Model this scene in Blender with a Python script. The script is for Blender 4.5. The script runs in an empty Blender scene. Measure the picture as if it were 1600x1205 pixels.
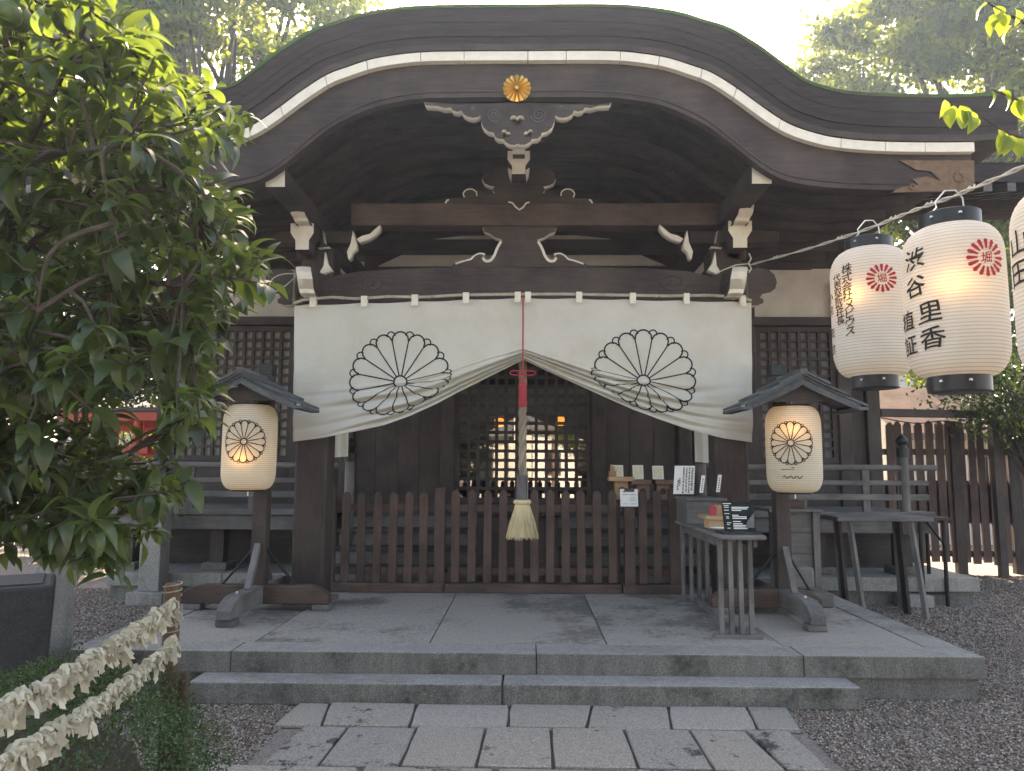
import bpy, bmesh, math, random
import numpy as np
from mathutils import Vector, Matrix
R = math.radians
random.seed(7); rng = np.random.default_rng(7)
sc = bpy.context.scene
col = sc.collection

# ------------------------------------------------------------------ camera
F = 1160.0; CAM = Vector((0, 0, 1.5)); PITCH = R(6.27); YAW = R(1.0); ROLL = R(0.25)
_f = Vector((-math.sin(YAW)*math.cos(PITCH), math.cos(YAW)*math.cos(PITCH), math.sin(PITCH)))
_r0 = Vector((math.cos(YAW), math.sin(YAW), 0)); _u0 = _r0.cross(_f)
_r = _r0*math.cos(ROLL) + _u0*math.sin(ROLL); _u = _r.cross(_f)
cd = bpy.data.cameras.new('camera'); cam = bpy.data.objects.new('camera', cd); col.objects.link(cam)
cam.matrix_world = Matrix((( _r.x, _u.x, -_f.x, CAM.x), (_r.y, _u.y, -_f.y, CAM.y), (_r.z, _u.z, -_f.z, CAM.z), (0, 0, 0, 1)))
cd.sensor_fit = 'HORIZONTAL'; cd.sensor_width = 36; cd.lens = 36*F/1600; cd.clip_start = .05; cd.clip_end = 2000
sc.camera = cam
def ray(px, py): return _f + _r*((px-800)/F) - _u*((py-602.5)/F)
def at(px, py, Y):                     # world point seen at a photo pixel, at depth Y
    d = ray(px, py); return CAM + d*(Y/d.y)
def atz(px, py, Z):                    # world point seen at a photo pixel, at height Z
    d = ray(px, py); return CAM + d*((Z-CAM.z)/d.z)

# ------------------------------------------------------------------ world, sun, exposure
SUN_EL, SUN_AZ = R(37.5), R(-3)
w = bpy.data.worlds.new('World'); sc.world = w; w.use_nodes = True
nt = w.node_tree; sky = nt.nodes.new('ShaderNodeTexSky'); sky.sky_type = 'NISHITA'; sky.sun_disc = False
sky.sun_elevation = SUN_EL; sky.sun_rotation = SUN_AZ; sky.air_density = 1.0; sky.dust_density = 2.5; sky.ozone_density = 1.0
nt.links.new(sky.outputs[0], nt.nodes['Background'].inputs[0]); nt.nodes['Background'].inputs[1].default_value = .15
ld = bpy.data.lights.new('sun', 'SUN'); ld.energy = 4.5; ld.angle = R(.5); ld.color = (1, .93, .82)
sun = bpy.data.objects.new('sun', ld); col.objects.link(sun)
sd = Vector((math.sin(SUN_AZ)*math.cos(SUN_EL), math.cos(SUN_AZ)*math.cos(SUN_EL), math.sin(SUN_EL)))
sun.rotation_euler = sd.to_track_quat('Z', 'Y').to_euler(); sun.location = sd*60
vs = sc.view_settings; vs.view_transform = 'Standard'; vs.look = 'None'; vs.gamma = 1; vs.exposure = 2.5; vs.use_white_balance = True; vs.white_balance_temperature = 8650; vs.white_balance_tint = 14
sc.cycles.use_denoising = True; sc.cycles.max_bounces = 8; sc.cycles.diffuse_bounces = 4; sc.cycles.sample_clamp_indirect = 6; sc.cycles.volume_bounces = 0
sc.cycles.transparent_max_bounces = 8

# ------------------------------------------------------------------ materials
def lnk(nt, a, b): nt.links.new(a, b)
def base_mat(name):
    m = bpy.data.materials.new(name); m.use_nodes = True
    return m, m.node_tree, m.node_tree.nodes['Principled BSDF']
def coords(nt, scale=(1, 1, 1), rnd=True):
    tc = nt.nodes.new('ShaderNodeTexCoord'); mp = nt.nodes.new('ShaderNodeMapping'); mp.inputs['Scale'].default_value = scale
    lnk(nt, tc.outputs['Object'], mp.inputs['Vector'])
    if rnd:
        oi = nt.nodes.new('ShaderNodeObjectInfo'); ml = nt.nodes.new('ShaderNodeMath'); ml.operation = 'MULTIPLY'; ml.inputs[1].default_value = 37
        lnk(nt, oi.outputs['Random'], ml.inputs[0]); lnk(nt, ml.outputs[0], mp.inputs['Location'])
    return mp.outputs[0]
def noise(nt, vec, scale, detail=6, rough=.6):
    n = nt.nodes.new('ShaderNodeTexNoise'); n.inputs['Scale'].default_value = scale; n.inputs['Detail'].default_value = detail
    n.inputs['Roughness'].default_value = rough; lnk(nt, vec, n.inputs['Vector']); return n.outputs[0]
def ramp(nt, fac, stops):
    r = nt.nodes.new('ShaderNodeValToRGB'); e = r.color_ramp.elements
    while len(e) < len(stops): e.new(.5)
    for k, (p, c) in enumerate(stops): e[k].position = p; e[k].color = (*c, 1)
    lnk(nt, fac, r.inputs[0]); return r.outputs[0]
def mixc(nt, fac, a, b, mode='MIX'):
    x = nt.nodes.new('ShaderNodeMix'); x.data_type = 'RGBA'; x.blend_type = mode
    for s, v in ((0, fac), (6, a), (7, b)):
        if hasattr(v, 'links'): lnk(nt, v, x.inputs[s])
        else: x.inputs[s].default_value = v if s == 0 else (*v, 1)
    return x.outputs[2]
def bump(nt, h, bsdf, strength, dist):
    b = nt.nodes.new('ShaderNodeBump'); b.inputs['Strength'].default_value = strength; b.inputs['Distance'].default_value = dist
    lnk(nt, h, b.inputs['Height']); lnk(nt, b.outputs[0], bsdf.inputs['Normal'])
def wood(name, c1, c2, axis='z', rough=.65, var=.35, spec=.3):
    m, nt, b = base_mat(name)
    s = {'x': (1.2, 14, 14), 'y': (14, 1.2, 14), 'z': (14, 14, 1.2)}[axis]
    v = coords(nt, s); n = noise(nt, v, 3, 10, .74)
    v2 = coords(nt, (1, 1, 1)); n2 = noise(nt, v2, 2.2, 4, .6)
    c = ramp(nt, n, [(.36, c1), (.64, c2)])
    c = mixc(nt, var, c, ramp(nt, n2, [(.35, tuple(.35*x for x in c1)), (.65, tuple(1.5*x for x in c2))]))
    lnk(nt, c, b.inputs['Base Color']); b.inputs['Roughness'].default_value = rough; b.inputs['Specular IOR Level'].default_value = spec
    bump(nt, n, b, .35, .004); return m
def stone(name, c1, c2, stain=(.05, .05, .045), scale=60, amount=.5, rough=.85, big=1.3, bmp=.4, edge=.74, soft=.2, streak=0):
    m, nt, b = base_mat(name)
    v = coords(nt); n = noise(nt, v, scale, 6, .7); n2 = noise(nt, v, big, 7, .68); n3 = noise(nt, v, 120, 4, .75)
    c = ramp(nt, n, [(.3, c1), (.7, c2)])
    c = mixc(nt, .55, c, ramp(nt, n3, [(.36, tuple(.38*x for x in c1)), (.5, tuple(.5*(x+y) for x, y in zip(c1, c2))), (.64, tuple(1.5*x for x in c2))]))
    nf = noise(nt, v, 24, 5, .75); cmb = nt.nodes.new('ShaderNodeMath'); cmb.operation = 'MULTIPLY_ADD'; cmb.inputs[1].default_value = .45
    lnk(nt, nf, cmb.inputs[0]); lnk(nt, n2, cmb.inputs[2])
    f = ramp(nt, cmb.outputs[0], [(edge, (0, 0, 0)), (edge+soft, (amount,)*3)])
    c = mixc(nt, f, c, stain)
    if streak:
        v3 = coords(nt, (3.2, 3.2, .8)); n5 = noise(nt, v3, 2.6, 9, .78)
        c = mixc(nt, ramp(nt, n5, [(.42, (0, 0, 0)), (.68, (streak,)*3)]), c, tuple(.32*x for x in c1))
    lnk(nt, c, b.inputs['Base Color']); b.inputs['Roughness'].default_value = rough; b.inputs['Specular IOR Level'].default_value = .25
    bump(nt, n, b, bmp, .004); return m
def plain(name, c, rough=.6, metal=0, spec=.4, nscale=8, var=.15, bmp=0):
    m, nt, b = base_mat(name); v = coords(nt); n = noise(nt, v, nscale, 5)
    lnk(nt, ramp(nt, n, [(.3, tuple(x*(1-var) for x in c)), (.7, tuple(min(1, x*(1+var)) for x in c))]), b.inputs['Base Color'])
    b.inputs['Roughness'].default_value = rough; b.inputs['Metallic'].default_value = metal; b.inputs['Specular IOR Level'].default_value = spec
    if bmp: bump(nt, n, b, bmp, .01)
    return m
def leafmat(name, dark, light, trans, tf=.45, rough=.35, spec=.45):
    m, nt, b = base_mat(name)
    oi = nt.nodes.new('ShaderNodeObjectInfo'); v = coords(nt, rnd=False); n = noise(nt, v, 6, 3)
    g = nt.nodes.new('ShaderNodeNewGeometry')
    ad = nt.nodes.new('ShaderNodeMath'); ad.operation = 'ADD'; lnk(nt, oi.outputs['Random'], ad.inputs[0]); lnk(nt, g.outputs['Random Per Island'], ad.inputs[1])
    fr = nt.nodes.new('ShaderNodeMath'); fr.operation = 'FRACT'; lnk(nt, ad.outputs[0], fr.inputs[0])
    c = ramp(nt, fr.outputs[0], [(0, dark), (1, light)])
    lnk(nt, c, b.inputs['Base Color']); b.inputs['Roughness'].default_value = rough; b.inputs['Specular IOR Level'].default_value = spec
    t = nt.nodes.new('ShaderNodeBsdfTranslucent'); lnk(nt, mixc(nt, fr.outputs[0], tuple(.6*x for x in trans), trans), t.inputs[0])
    mx = nt.nodes.new('ShaderNodeMixShader'); mx.inputs[0].default_value = tf
    lnk(nt, b.outputs[0], mx.inputs[1]); lnk(nt, t.outputs[0], mx.inputs[2]); lnk(nt, mx.outputs[0], nt.nodes['Material Output'].inputs[0])
    return m
def clothmat(name, c, tf=.35, rough=.9, weave=900):
    m, nt, b = base_mat(name); v = coords(nt, rnd=False); n = noise(nt, v, 2.6, 8, .7); n2 = noise(nt, coords(nt, (1, 1, 2.2), False), 9, 7, .68)
    cc = ramp(nt, n, [(.3, (.88*c[0], .86*c[1], .81*c[2])), (.52, tuple(.95*x for x in c)), (.7, c)]); lnk(nt, cc, b.inputs['Base Color'])
    b.inputs['Roughness'].default_value = rough; b.inputs['Specular IOR Level'].default_value = .1; bump(nt, n2, b, .35, .012)
    t = nt.nodes.new('ShaderNodeBsdfTranslucent'); lnk(nt, cc, t.inputs[0])
    mx = nt.nodes.new('ShaderNodeMixShader'); mx.inputs[0].default_value = tf
    lnk(nt, b.outputs[0], mx.inputs[1]); lnk(nt, t.outputs[0], mx.inputs[2]); lnk(nt, mx.outputs[0], nt.nodes['Material Output'].inputs[0])
    return m
def emit(name, c, s):
    m, nt, b = base_mat(name); b.inputs['Emission Color'].default_value = (*c, 1); b.inputs['Emission Strength'].default_value = s
    b.inputs['Base Color'].default_value = (*c, 1); return m

DK1, DK2 = (.030, .0225, .0205), (.078, .058, .050)
M = {}
for ax in 'xyz': M['dark_'+ax] = wood('dark_timber_'+ax, DK1, DK2, ax)
for ax in 'xyz': M['brown_'+ax] = wood('brown_timber_'+ax, (.056, .035, .028), (.112, .072, .058), ax)
for ax in 'xyz': M['grey_'+ax] = wood('weathered_timber_'+ax, (.085, .078, .074), (.17, .158, .15), ax, .8)
M['tan_x'] = wood('tan_timber', (.16, .095, .07), (.27, .165, .12), 'x')
for ax in 'xz': M['pale_'+ax] = wood('pale_cypress_'+ax, (.36, .22, .12), (.52, .34, .2), ax)
M['cream'] = plain('cream_gofun_paint', (.74, .70, .60), .8, nscale=14, var=.08)
M['bark'] = wood('bark_thatch_edge', (.034, .028, .028), (.056, .047, .046), 'x', .95, .15, spec=.1)
M['rooftop'] = stone('bark_roof_moss', (.05, .055, .035), (.09, .09, .05), (.045, .11, .03), 30, .9, edge=.6)
M['gold'] = plain('gilt_metal', (.85, .56, .17), .32, 1, nscale=30, var=.2)
M['bronze'] = plain('dark_bronze', (.035, .04, .038), .45, .7)
M['lacquer'] = plain('lacquered_fitting', (.16, .095, .055), .5, .25, nscale=20, var=.3)
M['plaster'] = plain('white_plaster', (.62, .59, .53), .9, nscale=4, var=.12)
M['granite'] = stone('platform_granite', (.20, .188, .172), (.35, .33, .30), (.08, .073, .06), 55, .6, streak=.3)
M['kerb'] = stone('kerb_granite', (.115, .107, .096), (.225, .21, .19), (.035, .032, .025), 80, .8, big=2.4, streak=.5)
M['concrete'] = stone('platform_slab', (.228, .205, .178), (.35, .317, .278), (.098, .086, .072), 22, .75, big=1.1, edge=.72, soft=.12)
M['slab_a'] = stone('paving_granite', (.215, .185, .156), (.365, .318, .272), (.03, .028, .025), 70, .9, big=3.2, edge=.84, soft=.06)
M['slab_b'] = stone('paving_blue_granite', (.195, .175, .152), (.325, .292, .258), (.032, .03, .027), 70, .9, big=3.6, edge=.79, soft=.07)
M['slab_c'] = stone('paving_pink_granite', (.24, .21, .185), (.38, .335, .295), (.035, .033, .03), 70, .9, big=2.6, edge=.9, soft=.06)
M['soil'] = stone('joint_earth', (.07, .06, .05), (.15, .13, .11), (.05, .05, .035), 90, .6)
M['gravel'] = stone('gravel_bed', (.10, .082, .072), (.30, .255, .225), (.12, .10, .09), 75, .5, bmp=1.0)
M['white_cloth'] = clothmat('white_cotton', (.82, .79, .71))
M['ink'] = plain('black_ink', (.014, .014, .016), .7)
M['redink'] = plain('red_ink', (.42, .012, .03), .7)
M['paper'] = clothmat('lantern_paper', (.88, .81, .66), .5, .8, 300)
M['hang_paper'] = clothmat('hanging_lantern_paper', (.88, .83, .75), .5, .8, 300)
M['slip'] = leafmat('fortune_paper', (.42, .37, .27), (.68, .64, .52), (.5, .47, .36), .25, .85, .1)
M['white_card'] = plain('white_card', (.8, .8, .77), .7, nscale=3, var=.05)
M['cream_card'] = plain('cream_card', (.7, .68, .5), .7, nscale=60, var=.22)
M['black'] = plain('black_plastic', (.016, .016, .018), .4)
M['screen'] = plain('black_board_print', (.008, .014, .012), .6, nscale=6, var=.6, spec=.2)
M['redcord'] = plain('red_cord', (.42, .045, .05), .7, nscale=60)
M['rope'] = wood('hemp_rope', (.2, .165, .115), (.36, .3, .22), 'z', .9)
M['straw'] = wood('straw', (.42, .33, .18), (.66, .55, .34), 'z', .85)
M['dull_pane'] = plain('dull_backing', (.13, .13, .13), .6, nscale=5, var=.35)
M['reflect_pane'] = plain('painted_reflection', (.27, .245, .21), .6, nscale=9, var=.4)  # matte tan pane, the left glass's bright reflection painted into its colour
M['bamboo'] = plain('dried_bamboo', (.42, .38, .29), .5, nscale=9, var=.3)
M['string'] = plain('hemp_string', (.55, .51, .42), .8)
M['iron'] = plain('black_iron', (.02, .02, .021), .5, .5)
M['steel'] = plain('bolt_steel', (.6, .6, .58), .35, 1)
M['vermilion'] = plain('vermilion_paint', (.42, .06, .035), .6, nscale=6)
M['copper'] = wood('copper_roofing', (.13, .075, .055), (.2, .125, .095), 'x', .6)
M['siding'] = plain('pale_siding', (.55, .6, .66), .7)
M['housewall'] = plain('beige_render', (.66, .61, .53), .9)
M['housewhite'] = plain('white_render', (.78, .76, .72), .9)
M['tile'] = plain('grey_roof_tile', (.12, .125, .13), .6)
M['citrus'] = leafmat('citrus_leaf', (.022, .040, .022), (.048, .075, .036), (.32, .45, .06), .30, .3, .5)
M['yellowgreen'] = leafmat('young_leaf', (.10, .17, .03), (.16, .23, .04), (.5, .6, .05), .5)
M['tree'] = leafmat('broadleaf', (.018, .038, .012), (.065, .10, .02), (.38, .46, .04), .40, .6, .1)
M['darkleaf'] = leafmat('camellia_leaf', (.012, .026, .012), (.03, .055, .02), (.12, .2, .03), .25, .45, .25)
M['box'] = leafmat('boxwood_leaf', (.03, .065, .028), (.06, .11, .04), (.12, .22, .04), .25, .5)
M['bark_tree'] = plain('tree_bark', (.06, .048, .038), .9, nscale=30, var=.4, bmp=.5)
M['fruit'] = plain('green_citrus', (.07, .11, .035), .45, nscale=40, var=.25, bmp=.2)
M['orange'] = emit('lamp_glow_orange', (1, .34, .06), .55)
def glassmat():
    m = bpy.data.materials.new('window_glass'); m.use_nodes = True; nt = m.node_tree; nt.nodes.clear()
    o = nt.nodes.new('ShaderNodeOutputMaterial'); g = nt.nodes.new('ShaderNodeBsdfGlossy'); g.inputs['Roughness'].default_value = .012
    t = nt.nodes.new('ShaderNodeBsdfTransparent'); t.inputs[0].default_value = (.55, .6, .6, 1)
    fr = nt.nodes.new('ShaderNodeFresnel'); fr.inputs[0].default_value = 2.8; mx = nt.nodes.new('ShaderNodeMixShader')
    lnk(nt, fr.outputs[0], mx.inputs[0]); lnk(nt, t.outputs[0], mx.inputs[1]); lnk(nt, g.outputs[0], mx.inputs[2]); lnk(nt, mx.outputs[0], o.inputs[0])
    return m
M['glass'] = glassmat()

# ------------------------------------------------------------------ mesh builder
class MB:
    def __init__(s): s.v = []; s.f = []; s.m = []
    def add(s, vs, fs, mi=0):
        n = len(s.v); s.v += [tuple(v) for v in vs]; s.f += [tuple(i+n for i in f) for f in fs]; s.m += [mi]*len(fs); return s
    def box(s, x0, x1, y0, y1, z0, z1, mi=0):
        return s.add([(x, y, z) for z in (z0, z1) for y in (y0, y1) for x in (x0, x1)],
                     [(0, 2, 3, 1), (4, 5, 7, 6), (0, 1, 5, 4), (2, 6, 7, 3), (0, 4, 6, 2), (1, 3, 7, 5)], mi)
    def beam(s, a, b, wd, ht, mi=0, up=Vector((0, 0, 1))):      # rectangular bar between two points
        a, b = Vector(a), Vector(b); d = (b-a).normalized(); sx = d.cross(up)
        sx = sx.normalized() if sx.length > 1e-4 else Vector((1, 0, 0)); sz = sx.cross(d)
        vs = [p + sx*(i*wd/2) + sz*(j*ht/2) for p in (a, b) for j in (-1, 1) for i in (-1, 1)]
        return s.add(vs, [(0, 1, 3, 2), (4, 6, 7, 5), (0, 4, 5, 1), (2, 3, 7, 6), (0, 2, 6, 4), (1, 5, 7, 3)], mi)
    def prism(s, poly, y0, y1, mi=0, mside=None):               # (x,z) outline extruded along y
        n = len(poly); vs = [(x, y0, z) for x, z in poly] + [(x, y1, z) for x, z in poly]
        s.add(vs, [tuple(range(n)), tuple(range(2*n-1, n-1, -1))], mi)
        k = len(s.v)-2*n; s.f += [(k+i, k+n+i, k+n+(i+1) % n, k+(i+1) % n) for i in range(n)]; s.m += [mi if mside is None else mside]*n
        return s
    def tube(s, pts, r, n=8, mi=0, cap=True):
        pts = [Vector(p) for p in pts]; k = len(pts); rs = r if isinstance(r, (list, tuple)) else [r]*k
        base = len(s.v); nrm = None
        for i, p in enumerate(pts):
            t = (pts[min(i+1, k-1)] - pts[max(i-1, 0)]).normalized()
            if nrm is None: nrm = t.orthogonal().normalized()
            nrm = (nrm - t*nrm.dot(t)).normalized(); bn = t.cross(nrm)
            for j in range(n):
                a = 2*math.pi*j/n; s.v.append(tuple(p + (nrm*math.cos(a) + bn*math.sin(a))*rs[i]))
        for i in range(k-1):
            for j in range(n):
                s.f.append((base+i*n+j, base+i*n+(j+1) % n, base+(i+1)*n+(j+1) % n, base+(i+1)*n+j)); s.m.append(mi)
        if cap:
            s.f.append(tuple(base+j for j in reversed(range(n)))); s.f.append(tuple(base+(k-1)*n+j for j in range(n))); s.m += [mi, mi]
        return s
    def lathe(s, prof, c=(0, 0, 0), n=24, mi=0, cap=True):      # profile of (radius, z)
        base = len(s.v); k = len(prof)
        for r, z in prof:
            for j in range(n):
                a = 2*math.pi*j/n; s.v.append((c[0]+r*math.cos(a), c[1]+r*math.sin(a), c[2]+z))
        for i in range(k-1):
            for j in range(n): s.f.append((base+i*n+j, base+i*n+(j+1) % n, base+(i+1)*n+(j+1) % n, base+(i+1)*n+j)); s.m.append(mi)
        if cap:
            s.f.append(tuple(base+j for j in reversed(range(n)))); s.f.append(tuple(base+(k-1)*n+j for j in range(n))); s.m += [mi, mi]
        return s
    def grid(s, P, mi=0):                                       # P[i][j] points
        a, b = len(P), len(P[0]); base = len(s.v)
        for row in P: s.v += [tuple(p) for p in row]
        for i in range(a-1):
            for j in range(b-1): s.f.append((base+i*b+j, base+i*b+j+1, base+(i+1)*b+j+1, base+(i+1)*b+j)); s.m.append(mi)
        return s
    def mesh(s, name, mats, smooth=False):
        me = bpy.data.meshes.new(name); me.from_pydata(s.v, [], s.f)
        for m in (mats if isinstance(mats, (list, tuple)) else [mats]): me.materials.append(M[m] if isinstance(m, str) else m)
        if any(s.m): me.polygons.foreach_set('material_index', s.m)
        if smooth:
            me.polygons.foreach_set('use_smooth', [True]*len(me.polygons)); me.set_sharp_from_angle(angle=R(smooth if smooth is not True else 40))
        me.update(); return me
def fixn(me):
    bm = bmesh.new(); bm.from_mesh(me); bmesh.ops.recalc_face_normals(bm, faces=bm.faces); bm.to_mesh(me); bm.free()
def obj(name, data, parent=None, loc=None, rot=None, bevel=0, scale=None):
    o = bpy.data.objects.new(name, data); col.objects.link(o)
    if parent is not None:
        o.parent = parent
        if loc is None and parent.type == 'EMPTY': loc = -Vector(parent.location)
    if loc is not None: o.location = loc
    if rot is not None: o.rotation_euler = rot
    if scale is not None: o.scale = scale if isinstance(scale, (tuple, list, Vector)) else (scale,)*3
    if bevel:
        b = o.modifiers.new('edge', 'BEVEL'); b.width = bevel; b.segments = 2; b.limit_method = 'ANGLE'
    return o
def part(name, mb, mats, parent, bevel=0, smooth=False, skin=False, **k):
    me = mb.mesh(name, mats, smooth); fixn(me)
    if skin:                                                # upright faces take the second, darker stone: stains plus painted-in shade
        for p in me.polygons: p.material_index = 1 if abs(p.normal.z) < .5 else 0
    return obj(name, me, parent, bevel=bevel, **k)
def tag(o, label, cat, group=None):
    o['label'] = label; o['category'] = cat
    if group: o['group'] = group
    return o
def thing(name, label, cat, loc=(0, 0, 0), group=None):
    o = bpy.data.objects.new(name, None); col.objects.link(o); o.location = loc; o.empty_display_size = .2
    return tag(o, label, cat, group)
def structure(o): o['kind'] = 'structure'; return o
def stuff(o): o['kind'] = 'stuff'; return o

# glyph meshes (one per character, unit em, centred)
GL = {}
_cu = bpy.data.curves.new('glyph', 'FONT'); _to = bpy.data.objects.new('glyph', _cu); col.objects.link(_to)
_cu.resolution_u = 2; _cu.offset = .012; _cu.size = 1
for ch in '渋谷里香植証株式会社メビウス代表取締役社長堀山田充也小':
    if ch in GL: continue
    _cu.body = ch; bpy.context.view_layer.update()
    me = bpy.data.meshes.new_from_object(_to.evaluated_get(bpy.context.evaluated_depsgraph_get()))
    bm = bmesh.new(); bm.from_mesh(me); bmesh.ops.triangulate(bm, faces=bm.faces)
    for _ in range(2):
        bmesh.ops.subdivide_edges(bm, edges=[e for e in bm.edges if e.calc_length() > .28], cuts=1); bmesh.ops.triangulate(bm, faces=bm.faces)
    vs_ = np.array([v.co[:2] for v in bm.verts]); c_ = np.array([.5, .36])
    GL[ch] = ((vs_-c_), [tuple(v.index for v in f.verts) for f in bm.faces]); bm.free(); bpy.data.meshes.remove(me)
bpy.data.objects.remove(_to)
def brush(v, seed=0):                     # a slight hand-drawn slant and swell
    x, y = v[:, 0], v[:, 1]
    return np.stack([x*1.0 + .03*np.sin(5*y+seed), y + .13*x + .025*np.sin(6*x+seed)], 1)

# ribbons in 2-D mapped onto a surface: crest line work
def ribbon2d(pts, wd, closed=False):
    P = np.array(pts, float); n = len(P)
    T = (np.roll(P, -1, 0) - np.roll(P, 1, 0)) if closed else np.gradient(P, axis=0)
    T /= np.linalg.norm(T, axis=1)[:, None] + 1e-9; N = np.stack([-T[:, 1], T[:, 0]], 1)*wd/2
    v = np.concatenate([P+N, P-N]); m = n if closed else n-1
    return v, [(i, (i+1) % n, n+(i+1) % n, n+i) for i in range(m)]
def crest_lines(Rr, lw, back=.98, inner=.12, knob=False, ph=0):
    out = []; n = 16; da = 2*math.pi/n
    pol = lambda r, a: (r*math.sin(a), r*math.cos(a))
    out.append(([pol(inner*Rr, 2*math.pi*i/32) for i in range(32)], lw, True))
    rs = .80*Rr
    for k in range(n):
        a = da*(k+.5) + ph; out.append(([pol(inner*Rr + (rs-inner*Rr)*t/14, a) for t in range(15)], lw*.8, False))
        a0 = da*(k-.5) + ph; arc = []
        for i in range(13):
            t = i/12; arc.append(pol(rs + (.97*Rr-rs)*math.sin(math.pi*t)**.55, a0+da*t))
        out.append((arc, lw, False))
        if knob:
            c = pol(.955*Rr, a); rr = .05*Rr
            out.append(([(c[0]+rr*math.sin(q*.785), c[1]+rr*math.cos(q*.785)) for q in range(8)], lw*.7, True))
        else:
            out.append(([pol(Rr*(.90 + (back+.005-.90)*math.sin(math.pi*i/10)**.5), a-.22*da+.44*da*i/10) for i in range(11)], lw*.85, False))
    return out
def crest_mb(mapf, cx, cy, **k):
    mb = MB()
    for pts, lw, cl in crest_lines(**k):
        v, f = ribbon2d(pts, lw, cl); mb.add([mapf(cx+a, cy+b) for a, b in v], f)
    return mb

# carved boards: 2-D outlines with holes, front dark, edges cream
def fretwork(name, outlines, Y, depth, parent, mats=('dark_x', 'cream'), bevel=0):
    cu = bpy.data.curves.new(name, 'CURVE'); cu.dimensions = '2D'; cu.fill_mode = 'BOTH'; cu.extrude = depth/2
    for ol in outlines:
        sp = cu.splines.new('POLY'); sp.points.add(len(ol)-1); sp.use_cyclic_u = True
        for p, (x, z) in zip(sp.points, ol): p.co = (x, z, 0, 1)
    o = bpy.data.objects.new(name, cu); col.objects.link(o); bpy.context.view_layer.update()
    me = bpy.data.meshes.new_from_object(o.evaluated_get(bpy.context.evaluated_depsgraph_get())); bpy.data.objects.remove(o)
    for v in me.vertices: v.co = (v.co.x, Y+depth/2+v.co.z, v.co.y)
    bm = bmesh.new(); bm.from_mesh(me); bmesh.ops.remove_doubles(bm, verts=bm.verts, dist=1e-5); bmesh.ops.recalc_face_normals(bm, faces=bm.faces); bm.to_mesh(me); bm.free()
    me.materials.clear()
    for m in mats: me.materials.append(M[m])
    for p in me.polygons: p.material_index = 0 if abs(p.normal.y) > .6 else 1
    me.name = name
    return obj(name, me, parent, bevel=bevel)
def px2xz(pts, Y): return [(lambda p: (p.x, p.z))(at(x, y, Y)) for x, y in pts]
def catmull(pts, k=6, closed=False):
    P = [Vector(p) for p in pts]; n = len(P); out = []
    for i in range(n if closed else n-1):
        p0, p1, p2, p3 = (P[(i-1) % n] if closed or i > 0 else P[0]), P[i], P[(i+1) % n], (P[(i+2) % n] if closed or i+2 < n else P[-1])
        for j in range(k):
            t = j/k; out.append(.5*((2*p1) + (p2-p0)*t + (2*p0-5*p1+4*p2-p3)*t*t + (3*p1-p0-3*p2+p3)*t**3))
    if not closed: out.append(P[-1])
    return out

# ================================================================== ground, platform, step, path
PZ = .28; SZ = .14; X0 = -.055
def sheet(name, mat, x0, x1, y0, y1, z):
    return structure(obj(name, MB().add([(x0, y0, z), (x1, y0, z), (x1, y1, z), (x0, y1, z)], [(0, 1, 2, 3)]).mesh(name, mat)))
ground = sheet('ground', 'gravel', -150, 150, -150, 150, 0)

PF = 5.06                                              # front edge of platform
PXL, PXR = at(105, 1014, PF).x, at(1540, 1031, PF).x; PB = 8.5
plat = MB().box(PXL+.04, PXR-.04, PF+.04, PB, 0, .132).box(PXL+.2, PXR-.2, PF+.2, PB, .132, PZ-.03)
platform = structure(part('stone_platform', plat, 'kerb', None))
kx = [PXL, at(360, 1030, PF).x, at(838, 1030, PF).x, at(1256, 1030, PF).x, PXR]
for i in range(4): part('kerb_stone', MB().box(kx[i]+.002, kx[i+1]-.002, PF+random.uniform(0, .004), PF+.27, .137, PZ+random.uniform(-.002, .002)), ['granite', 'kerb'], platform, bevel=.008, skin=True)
ys = [PF+.275, 6.15, 7.3, PB-.02]
for x0, x1 in ((PXL, PXL+.24), (PXR-.24, PXR)):
    for a, b in zip(ys, ys[1:]): part('kerb_stone', MB().box(x0, x1, a+.002, b-.002, .137, PZ+random.uniform(-.002, .002)), 'granite', platform, bevel=.008)
fx = [PXL+.245, at(400, 1003, PF+.3).x, at(672, 1004, PF+.3).x, at(948, 1006, PF+.3).x, at(1222, 1010, PF+.3).x, PXR-.245]
for i in range(5):
    part('floor_slab', MB().box(fx[i]+.004, fx[i+1]-.004, PF+.276, PB-.02, .2, PZ-.004+random.uniform(-.002, .002)), 'concrete', platform, bevel=.004)

SF = 4.84
SXL, SXM, SXR = at(294, 1063, SF).x, at(785, 1070, SF).x, at(1347, 1080, SF).x
step = structure(part('entrance_step', MB().box(SXL+.03, SXR-.03, SF+.03, PF+.03, 0, .1), 'kerb', None))
for a, b in ((SXL, SXM-.004), (SXM+.004, SXR)): part('step_stone', MB().box(a, b, SF, PF+.035, .002, SZ+random.uniform(-.001, .002)), ['granite', 'kerb'], step, bevel=.012, skin=True)

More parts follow.
